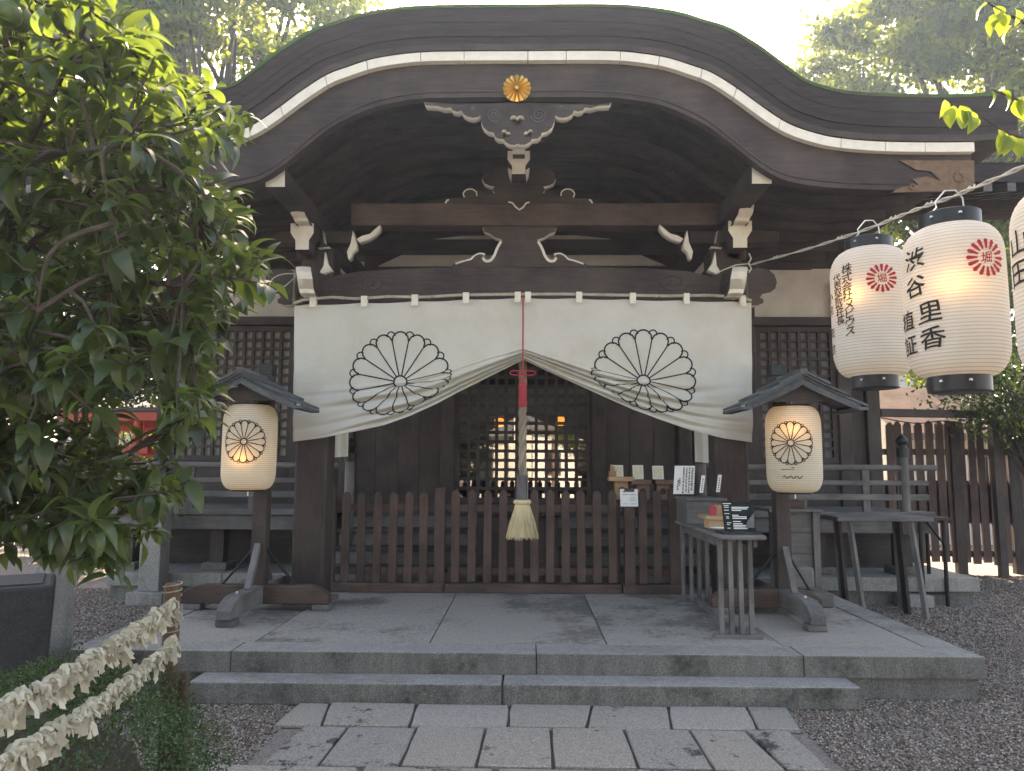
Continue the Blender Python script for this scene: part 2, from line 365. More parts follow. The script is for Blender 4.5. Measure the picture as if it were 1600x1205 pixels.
# paving: irregular granite slabs, joints recessed in earth
def slab(poly, mat, top):
    c = Vector((sum(p[0] for p in poly)/len(poly), sum(p[1] for p in poly)/len(poly), 0)); n = len(poly)
    P = [Vector((p[0], p[1], 0)) for p in poly]; Q = []
    for i in range(n):
        a, b = P[i], P[(i+1) % n]
        for t in (.02, .3, .62): q = a.lerp(b, t); Q.append(q + (c-q).normalized()*random.uniform(.0, .005))
    Q = [q for q in Q]; k = len(Q)
    tilt = (random.uniform(-.004, .004), random.uniform(-.004, .004))
    z = lambda q: top + tilt[0]*(q.x-c.x) + tilt[1]*(q.y-c.y)
    ins = [q + (c-q).normalized()*.007 for q in Q]
    mb = MB().add([(q.x, q.y, .0) for q in Q] + [(q.x, q.y, z(q)-.006) for q in Q] + [(q.x, q.y, z(q)) for q in ins],
                  [tuple(2*k+i for i in range(k))] + [(i, (i+1) % k, k+(i+1) % k, k+i) for i in range(k)] + [(k+i, k+(i+1) % k, 2*k+(i+1) % k, 2*k+i) for i in range(k)])
    part('paving_slab', mb, mat, path)
row1 = [457, 507, 646, 795, 925, 1045, 1168, 1232]
row2 = [452, 532, 642, 756, 860, 980, 1092, 1205, 1276]
r1b = [478, 506, 641, 795, 918, 1052, 1186, 1254]
ytop = SF-.004; yb1 = 4.43; yb2 = 3.86
gx = lambda px, Y: (px-820)/1160*(Y*.994+.2)  # lateral position along a paving row
x_at = lambda px, Y: at(px, 1000, Y).x
def rowx(lst, py): return [atz(p, py, .02).x for p in lst]
a1 = rowx(row1, 1108); b1 = rowx([440, 497, 638, 795, 918, 1052, 1186, 1254], 1141); b1[0] = a1[0]-.02
a2 = rowx([462, 534, 646, 757, 860, 976, 1080, 1168, 1236], 1147); b2 = rowx([400, 492, 622, 744, 866, 1000, 1118, 1232, 1300], 1204)
PE = [(a1[0], SF-.002), (b1[0], yb1), (a2[0], yb1-.002), (b2[0], yb2), (-1.62, yb2-.002), (-1.62, -6), (1.86, -6), (1.86, yb2-.002), (b2[-1], yb2), (a2[-1], yb1-.002), (b1[-1], yb1), (a1[-1], SF-.002)]
path = structure(part('paving_path', MB().add([(x, y, .004) for x, y in PE], [tuple(range(12))]), 'soil', None))
mats1 = ['slab_a', 'slab_a', 'slab_c', 'slab_a', 'slab_a', 'slab_c', 'slab_b']; mats2 = ['slab_b', 'slab_b', 'slab_a', 'slab_a', 'slab_a', 'slab_b', 'slab_a', 'slab_b']
for i in range(7): slab([(a1[i]+.004, ytop), (a1[i+1]-.004, ytop), (b1[i+1]-.004, yb1+.006), (b1[i]+.004, yb1+.006)], mats1[i], .024+random.uniform(-.003, .005))
for i in range(8): slab([(a2[i]+.005, yb1-.006), (a2[i+1]-.005, yb1-.006), (b2[i+1]-.005, yb2+.006), (b2[i]+.005, yb2+.006)], mats2[i], .022+random.uniform(-.003, .006))
y = yb2
while y > -5.5:
    d = random.uniform(.45, .75); x = -1.62; y1 = y-d
    while x < 1.75:
        wd = random.uniform(.45, .85); slab([(x+.012, y-.012), (min(x+wd, 1.86)-.012, y-.012), (min(x+wd, 1.86)-.012, y1+.012), (x+.012, y1+.012)], random.choice(mats2), .022+random.uniform(-.003, .005)); x += wd
    y = y1

# pebbles near the camera: one mass of loose gravel
def pebbles(N, x0, x1, y0, y1, size):
    p = np.stack([rng.uniform(x0, x1, N), rng.uniform(y0, y1, N)], 1)
    out = ~((p[:, 0] > PXL+.03) & (p[:, 0] < PXR-.03) & (p[:, 1] > PF+.03) & (p[:, 1] < PB+3))
    out &= ~((p[:, 0] > SXL) & (p[:, 0] < SXR) & (p[:, 1] > SF))
    edge = .02*np.sin(p[:, 1]*9) + .03*np.sin(p[:, 1]*23)
    out &= ~((p[:, 0] > np.interp(p[:, 1], [3.86, 4.42, 4.43, SF], [b2[0], a2[0], b1[0], a1[0]])+edge*.7) & (p[:, 0] < np.interp(p[:, 1], [3.86, 4.42, 4.43, SF], [b2[-1], a2[-1], b1[-1], a1[-1]])+edge*.7) & (p[:, 1] < SF))
    out &= ~((p[:, 0] > -4.75) & (p[:, 0] < 5.0) & (p[:, 1] > 8.45))
    p = p[out]; n = len(p)
    oc = np.array([(1, 0, 0), (-1, 0, 0), (0, 1, 0), (0, -1, 0), (0, 0, 1), (0, 0, -1)], float)
    V = oc[None]*rng.uniform(.7, 1.25, (n, 6, 1)) + rng.normal(0, .12, (n, 6, 3))
    s = rng.uniform(.55, 1.25, (n, 1, 3))*size; s[:, :, 2] *= .75
    V = V*s; a = rng.uniform(0, 6.28, n); ca, sa = np.cos(a)[:, None], np.sin(a)[:, None]
    V = np.stack([V[..., 0]*ca-V[..., 1]*sa, V[..., 0]*sa+V[..., 1]*ca, V[..., 2]], -1)
    V[..., :2] += p[:, None]; V[..., 2] += rng.uniform(0, size*.9, (n, 1))
    fs = np.array([(0, 2, 4), (2, 1, 4), (1, 3, 4), (3, 0, 4), (2, 0, 5), (1, 2, 5), (3, 1, 5), (0, 3, 5)])
    return V.reshape(-1, 3), (fs[None]+6*np.arange(n)[:, None, None]).reshape(-1, 3)
def npmesh(name, V, Fc, mat, smooth=False):
    me = bpy.data.meshes.new(name); n, k = len(Fc), Fc.shape[1]
    me.vertices.add(len(V)); me.vertices.foreach_set('co', V.astype(np.float32).ravel())
    me.loops.add(n*k); me.loops.foreach_set('vertex_index', Fc.astype(np.int32).ravel())
    me.polygons.add(n); me.polygons.foreach_set('loop_start', np.arange(0, n*k, k, dtype=np.int32))
    if smooth: me.polygons.foreach_set('use_smooth', np.ones(n, bool))
    me.materials.append(M[mat]); me.update(calc_edges=True); me.validate(); return me
def gravelmat():
    m, nt, b = base_mat('pebble'); g = nt.nodes.new('ShaderNodeNewGeometry')
    c = ramp(nt, g.outputs['Random Per Island'], [(0, (.07, .056, .048)), (.25, (.15, .118, .098)), (.6, (.25, .195, .16)), (.85, (.36, .29, .24)), (1, (.52, .46, .4))])
    lnk(nt, c, b.inputs['Base Color']); b.inputs['Roughness'].default_value = .85; b.inputs['Specular IOR Level'].default_value = .25; return m
M['pebble'] = gravelmat()
VF = [pebbles(30000, -3.0, -1.4, 3.2, 5.3, .0085), pebbles(76000, 1.6, 5.2, 3.2, 7.0, .0088), pebbles(45000, -5.6, -2.7, 4.9, 9.2, .011), pebbles(26000, 2.8, 7.2, 6.8, 10.8, .012)]
sv, sf = pebbles(700, -2.4, -2.3, 5.2, 5.6, .0065); npb = len(sv)//6
sx_ = np.where(rng.random(npb) < .5, -1.55+np.abs(rng.normal(0, .22, npb)), 1.85-np.abs(rng.normal(0, .22, npb))); sy_ = rng.uniform(3.7, 4.8, npb)
sv = (sv.reshape(-1, 6, 3)-sv.reshape(-1, 6, 3).mean(1, keepdims=True)+np.stack([sx_, sy_, np.full(npb, .03)], 1)[:, None]).reshape(-1, 3); VF.append((sv, sf))
off = 0; Vs, Fs = [], []
for V, Fc in VF: Vs.append(V); Fs.append(Fc+off); off += len(V)
gr = stuff(obj('gravel', npmesh('gravel', np.concatenate(Vs), np.concatenate(Fs), 'pebble')))
gr['label'] = 'loose brown grey gravel around the stone platform'

# ================================================================== shrine hall with its gabled porch
hall = thing('shrine_hall', 'dark timber shrine hall with curved bark-roofed porch and cream-painted carvings', 'shrine', (X0, 8.5, 0))
YF = 5.5                                                # plane of the gable front
def mir(pts): return [(2*X0-x, z) for x, z in reversed(pts)]
# underside of the cream strip, right half, photo pixels -> section curve
low_px = [(812, 95.5), (900, 95), (955, 95.5), (990, 98), (1036, 105), (1075, 117), (1107, 129), (1145, 153), (1182, 180), (1210, 199), (1235, 212), (1268, 223), (1305, 231), (1372, 237), (1462, 238.5), (1523, 238)]
half = px2xz(low_px, YF); half[0] = (X0, half[0][1])
half = [(p.x, p.y) for p in catmull(half, 4)]
CURVE = mir(half)[:-1] + half                            # full section, left to right
EXT = CURVE[:]                                           # extended a little beyond the strip for the bark
EXT = [(CURVE[0][0]-.34, CURVE[0][1]+.035), (CURVE[0][0]-.17, CURVE[0][1]+.012)] + EXT + [(CURVE[-1][0]+.17, CURVE[-1][1]+.012), (CURVE[-1][0]+.34, CURVE[-1][1]+.035)]
def shift(cv, d):                                        # offset the section along its normals
    out = []
    for i, (x, z) in enumerate(cv):
        a, b = cv[max(i-1, 0)], cv[min(i+1, len(cv)-1)]; t = Vector((b[0]-a[0], b[1]-a[1])).normalized(); out.append((x-t.y*d*.55, z+d*(1-.0*abs(t.y))))
    return out
def shell(cv, d0, d1, y0, y1, mi=0):                     # curved board between two offsets
    A, B = shift(cv, d0), shift(cv, d1); n = len(cv); mb = MB()
    vs = [(x, y0, z) for x, z in A] + [(x, y0, z) for x, z in B] + [(x, y1, z) for x, z in A] + [(x, y1, z) for x, z in B]
    fs = []
    for i in range(n-1): fs += [(i, i+1, n+i+1, n+i), (2*n+i, 3*n+i, 3*n+i+1, 2*n+i+1), (i, 2*n+i, 2*n+i+1, i+1), (n+i, n+i+1, 3*n+i+1, 3*n+i)]
    fs += [(0, n, 3*n, 2*n), (n-1, 3*n-1, 4*n-1, 2*n-1)]
    return mb.add(vs, fs, mi)
BK = 9.0
roof = part('porch_roof', shell(EXT, .085, .135, YF-.015, BK), 'dark_x', hall, smooth=30)
d = .135; yy = YF-.015
nl = 5
for k in range(nl):                                      # stepped layers of the bark edge
    h = .058
    yy -= .003; part('bark_layer', shell(EXT, d+.0004, d+h-.0002, yy+random.uniform(-.003, .003), BK), 'bark', roof, smooth=30); d += h
part('roof_covering', shell(EXT, d+.001, d+.028, yy-.006, BK), 'rooftop', roof, smooth=30)
part('porch_ceiling', shell(CURVE, .05, .084, YF+.02, BK), 'dark_y', roof, smooth=30)
# cream strip in butted lengths
idx = [0]; L = [0]
for i in range(1, len(CURVE)): L.append(L[-1] + math.dist(CURVE[i], CURVE[i-1]))
def sub(cv, s0, s1):
    def P(s):
        for i in range(1, len(cv)):
            if L[i] >= s - 1e-9: t = (s-L[i-1])/(L[i]-L[i-1]); return (cv[i-1][0]+(cv[i][0]-cv[i-1][0])*t, cv[i-1][1]+(cv[i][1]-cv[i-1][1])*t)
        return cv[-1]
    return [P(s0)] + [cv[i] for i in range(len(cv)) if s0+.004 < L[i] < s1-.004] + [P(s1)]
cuts = [0]
while cuts[-1] < L[-1]-.45: cuts.append(cuts[-1] + random.choice([.3, .34, .42, .5]))
cuts.append(L[-1])
for a, b in zip(cuts, cuts[1:]): part('fascia_strip', shell(sub(CURVE, a+.0025, b-.0025), .004, .078, YF-.005, YF+.1), 'cream', roof)
# bargeboard with hollow lower edge
bdep = lambda t: .30 + .06*math.sin(math.pi*min(1, abs(t)*1.2)) if abs(t) < .83 else .30
n = len(CURVE); lowb = []
for i, (x, z) in enumerate(CURVE): t = (2*i/(n-1)-1); lowb.append((x, z - (.27+.10*math.exp(-((abs(t)-.55)/.22)**2))))
mbb = MB(); top = CURVE
fs = []; vs_ = [(x, YF+.05, z+.02) for x, z in top] + [(x, YF+.05, z) for x, z in lowb] + [(x, YF+.13, z+.02) for x, z in top] + [(x, YF+.13, z) for x, z in lowb]
for i in range(n-1): fs += [(i, i+1, n+i+1, n+i), (2*n+i, 3*n+i, 3*n+i+1, 2*n+i+1), (n+i, n+i+1, 3*n+i+1, 3*n+i), (i, 2*n+i, 2*n+i+1, i+1)]
fs += [(0, n, 3*n, 2*n), (n-1, 3*n-1, 4*n-1, 2*n-1)]
barge = part('bargeboard', mbb.add(vs_, fs), 'dark_x', hall, smooth=30)
# moulding line near the lower edge
mm = MB()
for s in (.045,):
    mm.tube([(x, YF+.05, z+s) for x, z in lowb], .008, 6)
part('moulding', mm, 'dark_x', barge, smooth=True)
# lacquered fittings on the ends of the bargeboard
fit_px = [(1522, 251), (1522, 298), (1430, 300), (1392, 301), (1410, 292), (1436, 289), (1424, 280), (1448, 276), (1470, 283), (1455, 268), (1432, 266), (1418, 258), (1405, 251)]
fit = px2xz(fit_px, YF+.04)
for flip in (0, 1):
    pl = mir(fit) if flip else fit
    o = fretwork('metal_fitting', [pl], YF+.036, .012, barge, ('lacquer', 'lacquer'))
    for px, py, rr in ((1500, 276, 11), (1426, 292, 6)):
        p = at(px, py, YF+.03); x = 2*X0-p.x if flip else p.x; s = rr*.005
        mb = MB()
        for k in range(8): a = k*math.pi/4; mb.lathe([(s*.34, 0), (s*.3, .006), (.001, .009)], (0, 0, 0), 8)
        mb.v = [(x + vx + s*.62*math.cos((i//24)*math.pi/4), YF+.036-vz, p.z + vy + s*.62*math.sin((i//24)*math.pi/4)) for i, (vx, vy, vz) in enumerate(mb.v)]
        part('boss', mb, 'lacquer', o)
# ribs under the porch roof
for k in range(9):
    y0 = YF+.32+k*.36; part('rafter', shell(CURVE, -.035, .049, y0, y0+.075), 'dark_x', roof)

# gilt chrysanthemum
gc = at(807.5, 135, YF-.0); gr_ = .112; mb = MB()
mb.lathe([(gr_*.98, 0), (gr_*.97, .012), (.001, .014)], n=32, mi=1)
nb = len(mb.v)
for k in range(16):
    a = 2*math.pi*k/16; P = []
    for i in range(7):
        r = gr_*(.16 + .84*i/6); hw = math.tan(math.pi/16)*r*.84; row = []
        for j in range(5):
            t = (j-2)/2; rr = r - (gr_*.09*t*t if i == 6 else 0); q = hw*t
            row.append((rr*math.cos(a)-q*math.sin(a), rr*math.sin(a)+q*math.cos(a), .012+.026*(1-t*t)*math.sin(math.pi*(.2+.62*i/6))))
        P.append(row)
    mb.grid(P)
mb.lathe([(gr_*.15, .012), (gr_*.14, .032), (gr_*.07, .038), (.001, .039)], n=16)
mb.v = [(gc.x+x, YF+.05-z, gc.z+y) for x, y, z in mb.v]
part('gilt_crest', mb, ['gold', 'lacquer'], hall, smooth=50)

# gable pendant: cloud-scroll outline with heart-shaped cut-outs (zoom px -> photo px)
zx = lambda pts: [(650+x/4.571, 80+y/4.571) for x, y in pts]
lh = [(58, 362), (72, 388), (150, 392), (205, 408), (248, 404), (262, 424), (295, 434), (325, 424), (338, 450), (368, 470), (405, 478), (440, 472), (460, 458), (464, 500), (482, 545), (515, 574), (556, 584), (562, 606), (585, 626), (626, 630), (640, 650), (672, 668), (705, 670), (727, 662)]
ol = lh + [(1454-x, y) for x, y in reversed(lh[:-1])] + [(1290, 385), (1150, 378), (1000, 374), (727, 372), (454, 374), (304, 378), (164, 370)]
def heart(cx, cy, s, rot=0):
    out = []
    for k in range(28):
        t = 2*math.pi*k/28; x = 16*math.sin(t)**3/16; y = -(13*math.cos(t)-5*math.cos(2*t)-2*math.cos(3*t)-math.cos(4*t))/16
        out.append((cx+s*(x*math.cos(rot)-y*math.sin(rot)), cy+s*(x*math.sin(rot)+y*math.cos(rot))))
    return out
hearts = [heart(722, 496, 50), heart(640, 592, 34, .5), heart(806, 590, 34, -.5)]
pend = fretwork('gable_pendant', [px2xz(zx(ol), YF-.03)] + [px2xz(zx(h), YF-.03) for h in hearts], YF-.03, .085, hall, ('dark_x', 'cream'))
part('pendant_backing', MB().prism(px2xz(zx([(560, 470), (890, 470), (870, 560), (800, 625), (660, 625), (580, 560)]), YF), YF+.052, YF+.06), 'dark_x', pend)
for cx, cy, s, dr in ((560, 455, 1, 1), (880, 455, 1, -1), (410, 410, .35, 1), (1040, 405, .35, -1)):
    pts = []
    for k in range(36):
        a = k*.36; r = (58-1.35*k)*s; pts.append((cx+dr*r*math.cos(a), cy+r*math.sin(a)*.95))
    pp = px2xz(zx(pts), YF-.032); part('scroll_line', MB().tube([(x, YF-.032, z) for x, z in pp], .0035, 5), 'grey_x', pend)

# pillars
PY = 6.76
for xs in (478, 1151):
    b = at(xs, 945, PY); hw = .148
    p = part('porch_pillar', MB().box(b.x-hw, b.x+hw, PY, PY+.296, PZ+.03, 3.55), 'dark_z', hall, bevel=.025)
    part('pillar_base', MB().box(b.x-hw-.05, b.x+hw+.06, PY-.05, PY+.35, PZ-.01, PZ+.032), 'kerb', p, bevel=.01)
PXA, PXB = at(478, 945, PY).x, at(1151, 945, PY).x
# beams
BY = PY-.02
bp = px2xz([(486, 482), (486, 458), (500, 442), (522, 431), (560, 423.5), (630, 418.5), (720, 417), (900, 416.5), (1000, 418), (1075, 423), (1108, 431), (1130, 442), (1144, 458), (1144, 482)], BY)
lb = part('rainbow_beam', MB().prism(bp, BY, BY+.24), 'dark_x', hall, bevel=.012)
for cx, dr in ((1052, 1), (578, -1)):
    pts = [(cx+dr*(26-.62*k)*math.cos(.3*k), 441+(15-.36*k)*math.sin(.3*k)) for k in range(36)]
    part('carved_scroll', MB().tube([(x, BY-.002, z) for x, z in px2xz(pts, BY)], .006, 5), 'dark_x', lb)
ub = part('upper_beam', MB().prism(px2xz([(548, 317), (1140, 317), (1140, 352), (548, 352)], BY), BY, BY+.2), 'brown_x', hall, bevel=.012)
part('back_tie_beam', MB().prism(px2xz([(500, 374), (1130, 374), (1130, 391), (500, 391)], 8.4), 8.4, 8.6), 'dark_x', hall)
# carved struts
z2 = lambda pts: [(300+x*.375, y*.375) for x, y in pts]
ll = [(1365, 942), (1225, 938), (1210, 944), (1218, 966), (1240, 974), (1262, 990), (1292, 1000), (1276, 1024), (1262, 1052), (1246, 1086), (1222, 1092), (1208, 1078), (1216, 1058), (1196, 1052), (1172, 1062), (1160, 1076), (1136, 1082), (1122, 1092), (1094, 1096), (1088, 1102), (1100, 1150), (1365, 1150)]
full = lambda l, c: l + [(2*c-x, y) for x, y in reversed(l[1:-1])]
lower_strut = fretwork('frog_leg_strut', [px2xz(z2(full(ll, 1365)), BY+.03)], BY+.03, .1, hall, ('dark_x', 'cream'))
lu = [(735, 830), (690, 838), (676, 880), (660, 840), (620, 832), (590, 846), (560, 834), (512, 842), (480, 872), (470, 908), (488, 944), (524, 962), (560, 968), (546, 992), (566, 1014), (520, 1010), (470, 1030), (440, 1042), (430, 1004), (398, 984), (362, 992), (340, 1020), (348, 1044), (300, 1052), (250, 1050), (222, 1062), (206, 1090), (214, 1140), (735, 1140)]
upper_strut = fretwork('frog_leg_strut', [px2xz(zx(full(lu, 735)), BY+.03)], BY+.03, .1, hall, ('dark_x', 'cream'))
def rim(pts, Y, wd, par, conv):                            # cream rim painted along the front of a carving
    for fl in (0, 1):
        q = [((2*735-x) if conv is zx else (2*1365-x), y) if fl else (x, y) for x, y in pts]
        v2, f2 = ribbon2d([tuple(p[:2]) for p in catmull([(a, b, 0) for a, b in q], 4)], wd); xz = px2xz(conv([tuple(p) for p in v2]), Y)
        part('painted_rim', MB().add([(x, Y, z) for x, z in xz], f2), 'cream', par)
rim([(1288, 1006), (1272, 1034), (1258, 1068), (1242, 1086), (1222, 1087), (1212, 1074)], BY+.027, 11, lower_strut, z2); rim([(1222, 1060), (1198, 1056), (1176, 1066), (1162, 1080), (1138, 1086), (1098, 1100)], BY+.027, 6, lower_strut, z2)
rim([(346, 1044), (338, 1016), (362, 990), (400, 986), (430, 1006), (434, 1034)], BY+.027, 9, upper_strut, zx); rim([(236, 1062), (222, 1066), (210, 1088)], BY+.027, 12, upper_strut, zx)
ct = [(660, 1072), (690, 1078), (715, 1108), (738, 1128), (760, 1112), (785, 1080), (808, 1074), (812, 1080), (790, 1088), (765, 1120), (738, 1136), (710, 1116), (686, 1086), (660, 1080)]
fretwork('carved_tip', [px2xz(zx(ct), BY-.012)], BY-.012, .011, ub, ('cream', 'cream'))
# bearing blocks with cream faces
def block(pxpoly, Y, dep=.2, name='bearing_block', par=None):
    o = MB().prism(px2xz(pxpoly, Y), Y+.004, Y+dep, 0); k = part(name, o, 'dark_x', par or hall, bevel=.003)
    q = MB().prism(px2xz(pxpoly, Y), Y, Y+.003, 0); part('painted_face', q, 'cream', k); return k
def masu(cx, ty, wd, ht, nk): h = wd/2; return [(cx-h, ty), (cx+h, ty), (cx+h, ty+ht*.36), (cx+h*.78, ty+ht*.52), (cx+nk/2, ty+ht*.64), (cx+nk/2, ty+ht), (cx-nk/2, ty+ht), (cx-nk/2, ty+ht*.64), (cx-h*.78, ty+ht*.52), (cx-h, ty+ht*.36)]
block(masu(810.5, 236, 35, 36, 21), 6.42)
block([(801, 231), (820, 231), (820, 241), (801, 241)], 6.3, .1, 'bearing_tip')
block(masu(472, 349, 36, 41, 21), 6.5); block(masu(1156.5, 345, 37, 42, 22), 6.5)
block([(415, 276), (445, 262), (445, 292), (415, 292)], YF+.18, 3.0, 'purlin'); block([(1175, 254), (1206, 269), (1206, 287), (1175, 287)], YF+.18, 3.0, 'purlin')
for cx, dr in ((810.5, 0), ):
    for s in (-1, 1):
        fretwork('bearing_wing', [px2xz([(cx+s*11, 266), (cx+s*17, 262), (cx+s*16, 270), (cx+s*12, 280)], 6.5)], 6.5, .1, hall, ('cream', 'cream'))
# carved noses projecting from the pillars: S-curved, cream front and belly
def nose(xc, w0, prof, name='carved_nose'):
    P = []
    for px_y, Yd, dx in prof:
        row = []
        for t in (-1, -.82, 0, .82, 1):
            q = at(xc+dx, px_y, Yd); row.append((q.x + t*w0/2, Yd + (.012 if abs(t) == 1 else (0 if t else -.012)), q.z))
        P.append(row)
    mb = MB().grid(P)
    back = [[(x, 6.78, z) for x, y, z in (r[0], r[-1])] for r in P]
    for i in range(len(P)-1):
        for c, k in ((0, 0), (-1, 1)): mb.add([P[i][c], P[i+1][c], back[i+1][k], back[i][k]], [(0, 1, 2, 3)], 1)
    mb.add([P[0][0], P[0][-1], back[0][1], back[0][0]], [(0, 1, 2, 3)], 1); mb.add([P[-1][0], P[-1][-1], back[-1][1], back[-1][0]], [(0, 1, 2, 3)], 0)
    return part(name, mb, ['cream', 'dark_z'], hall, smooth=35)
for xc, s in ((474, 1), (1156, -1)):
    nose(xc, .135, [(417, 6.42, -s*1), (425, 6.36, 0), (436, 6.37, s*2), (447, 6.45, s*3), (452, 6.50, s*4), (458, 6.50, s*6), (461, 6.56, s*7)])
    nose(xc-s*9, .125, [(319, 6.28, -s*3), (326, 6.24, -s*2), (334, 6.28, 0), (341, 6.37, s*4), (346, 6.36, s*6), (350, 6.44, s*7)], 'bracket_nose')
# side scrolls beside the pillars (tie-beam ends) and slanted bracket wings
ssc = [(1168, 478), (1166, 425), (1182, 419), (1198, 421), (1209, 430), (1213, 442), (1210, 452), (1202, 458), (1190, 461), (1186, 466), (1192, 469), (1191, 475), (1182, 478)]
wing1 = [(1030, 352), (1036, 357), (1046, 366), (1058, 369), (1067, 374), (1063, 379), (1048, 374), (1038, 367), (1031, 359)]
wing2 = [(1073, 361), (1076, 380), (1082, 394), (1080, 406), (1077, 404), (1074, 394), (1067, 388), (1068, 380)]
wing3 = [(1117, 394), (1119, 416), (1125, 426), (1118, 428), (1106, 422), (1113, 412)]
wing4 = [(1121, 360), (1122, 378), (1128, 388), (1110, 386), (1118, 380)]
for pl in (ssc, wing1, wing2, wing3, wing4):
    for flip in (0, 1):
        q = px2xz(pl, 6.72); q = mir(q) if flip else q
        fretwork('tie_beam_scroll' if pl is ssc else 'bracket_wing', [q], 6.70, .1, hall, ('dark_x', 'cream') if pl is ssc or pl is wing4 else ('cream', 'cream'))
# bracket posts between beams and roof
for xc in (478, 1151):
    b = at(xc, 400, PY); part('bracket_arm', MB().box(b.x-.09, b.x+.09, 6.76, 8.5, 3.42, 3.56), 'dark_y', hall, bevel=.01)
    part('bracket_arm', MB().box(b.x-.42, b.x+.42, 6.82, 6.96, 3.6, 3.72), 'dark_x', hall, bevel=.01)
part('centre_post', MB().box(at(795, 300, BY).x, at(826, 300, BY).x, BY+.05, BY+.2, at(810, 330, BY).z, 4.5), 'dark_z', hall)
# transom wall behind the porch and its plaster panel
part('transom_wall', MB().box(-1.98, 1.88, 8.9, 8.98, 3.05, 5.0), 'dark_x', hall)
for x0, x1 in ((-3.4, -1.985), (1.885, 3.3)): part('transom_wall', MB().box(x0, x1, 8.9, 8.98, 4.3, 5.0), 'dark_x', hall)
part('plaster_panel', MB().prism(px2xz([(590, 415), (640, 392), (985, 391), (1040, 414)], 8.6), 8.62, 8.66), 'plaster', hall)
part('plaster_panel', MB().prism(px2xz([(660, 375), (720, 368), (900, 367), (965, 374)], 8.6), 8.62, 8.66), 'plaster', hall)

# --- hall body
HY = 10.0; HXL, HXR = -5.0, at(1372, 640, HY).x; FZ = 1.0
zat = lambda py, Y: at(900, py, Y).z
zp1, zp0 = zat(452, HY), zat(496, HY)
for bb in ((HXL, HXL+.12, HY+.2, 14.4), (HXR-.12, HXR, HY+.2, 14.4), (HXL, HXR, 14.402, 14.5)): part('wall', MB().box(*bb, .3, 4.3), 'dark_z', hall)
part('hall_floor', MB().box(HXL, HXR, HY, 14.4, FZ-.1, FZ), 'dark_x', hall)
part('inner_ceiling', MB().box(HXL+.12, HXR-.12, HY+.2, 14.4, 3.9, 3.95), 'dark_x', hall)
part('inner_screen', MB().box(HXL+.13, HXR-.13, 12.4, 12.5, FZ, 3.9), 'dark_x', hall)
for x0, x1 in ((HXL, -1.75), (1.65, HXR)): part('plaster_band', MB().box(x0, x1, HY+.05, HY+.15, zp0, zp1+.4), 'plaster', hall)
part('lintel', MB().box(HXL-.1, HXR+.1, HY-.06, HY+.16, zp0-.12, zp0-.002), 'dark_x', hall, bevel=.01)
lx = [at(px, 600, HY).x for px in (360, 462, 545, 703, 932, 1068, 1178, 1312, 1371)]
for x in (HXL+.1, lx[1]+.06, lx[2], lx[3]-.02, lx[4]+.02, lx[5], lx[6]-.06, lx[7]+.04, HXR-.08): part('hall_pillar', MB().box(x-.09, x+.09, HY-.05, HY+.17, .3, zp1+.1), 'dark_z', hall, bevel=.015)
def lattice(x0, x1, z0, z1, pane='glass', pitch=.125, bw=.042, Y=HY, mat='dark_z'):
    fr = part('lattice_panel', MB().box(x0, x1, Y-.012, Y+.05, z0, z0+.07).box(x0, x1, Y-.012, Y+.05, z1-.07, z1).box(x0, x0+.07, Y-.012, Y+.05, z0+.07, z1-.07).box(x1-.07, x1, Y-.012, Y+.05, z0+.07, z1-.07), mat, hall)
    nx = max(2, round((x1-x0-.14)/pitch)); nz = max(2, round((z1-z0-.14)/pitch))
    mv = MB().box(-bw/2, bw/2, 0, .03, 0, z1-z0-.14).mesh('lattice_bar', 'dark_z'); mh = MB().box(0, x1-x0-.14, .006, .034, -bw/2, bw/2).mesh('lattice_bar', 'dark_x')
    for i in range(1, nx): obj('lattice_bar', mv, fr, loc=(x0+.07+(x1-x0-.14)*i/nx, Y, z0+.07))
    for i in range(1, nz): obj('lattice_bar', mh, fr, loc=(x0+.07, Y, z0+.07+(z1-z0-.14)*i/nz))
    obj('glass_pane', MB().add([(x0+.05, Y+.045, z0+.05), (x1-.05, Y+.045, z0+.05), (x1-.05, Y+.045, z1-.05), (x0+.05, Y+.045, z1-.05)], [(0, 1, 2, 3)]).mesh('glass_pane', pane), fr)
zl1 = zp0-.13; zl0 = zat(722, HY)
lattice(lx[6]+.03, lx[7]-.05, zl0, zl1, 'dull_pane'); lattice(at(270, 600, HY).x, lx[1]-.03, zl0, zl1, 'reflect_pane')
lattice(lx[3]+.07, X0-.005, FZ+.02, zl1); lattice(X0+.005, lx[4]-.07, FZ+.02, zl1)
def boards(x0, x1, z0, z1, Y, wd=.16, mat='dark_z', par=None, nm='board'):
    n = max(1, round((x1-x0)/wd)); s = (x1-x0)/n
    for i in range(n): part(nm, MB().box(x0+i*s+.002, x0+(i+1)*s-.002, Y+random.uniform(0, .006), Y+.04, z0, z1), mat, par or hall)
boards(lx[2]+.09, lx[3]-.11, FZ, zl1, HY+.02, .3, nm='door_board'); boards(lx[4]+.11, lx[5]-.09, FZ, zl1, HY+.02, .3, nm='door_board')
boards(lx[7]+.13, HXR-.17, FZ, zl1, HY+.02, .2, nm='wall_board'); boards(HXL+.19, at(268, 600, HY).x, FZ, zl1, HY+.02, .2, nm='wall_board')
for x0, x1 in ((lx[6]+.03, lx[7]-.05), (at(270, 600, HY).x, lx[1]-.03), (lx[1]+.15, lx[2]-.09), (lx[5]+.09, lx[6]-.15)):
    part('wainscot', MB().box(x0, x1, HY, HY+.06, FZ, zl0-.003 if x1-x0 > .7 else zl1), 'dark_x', hall)
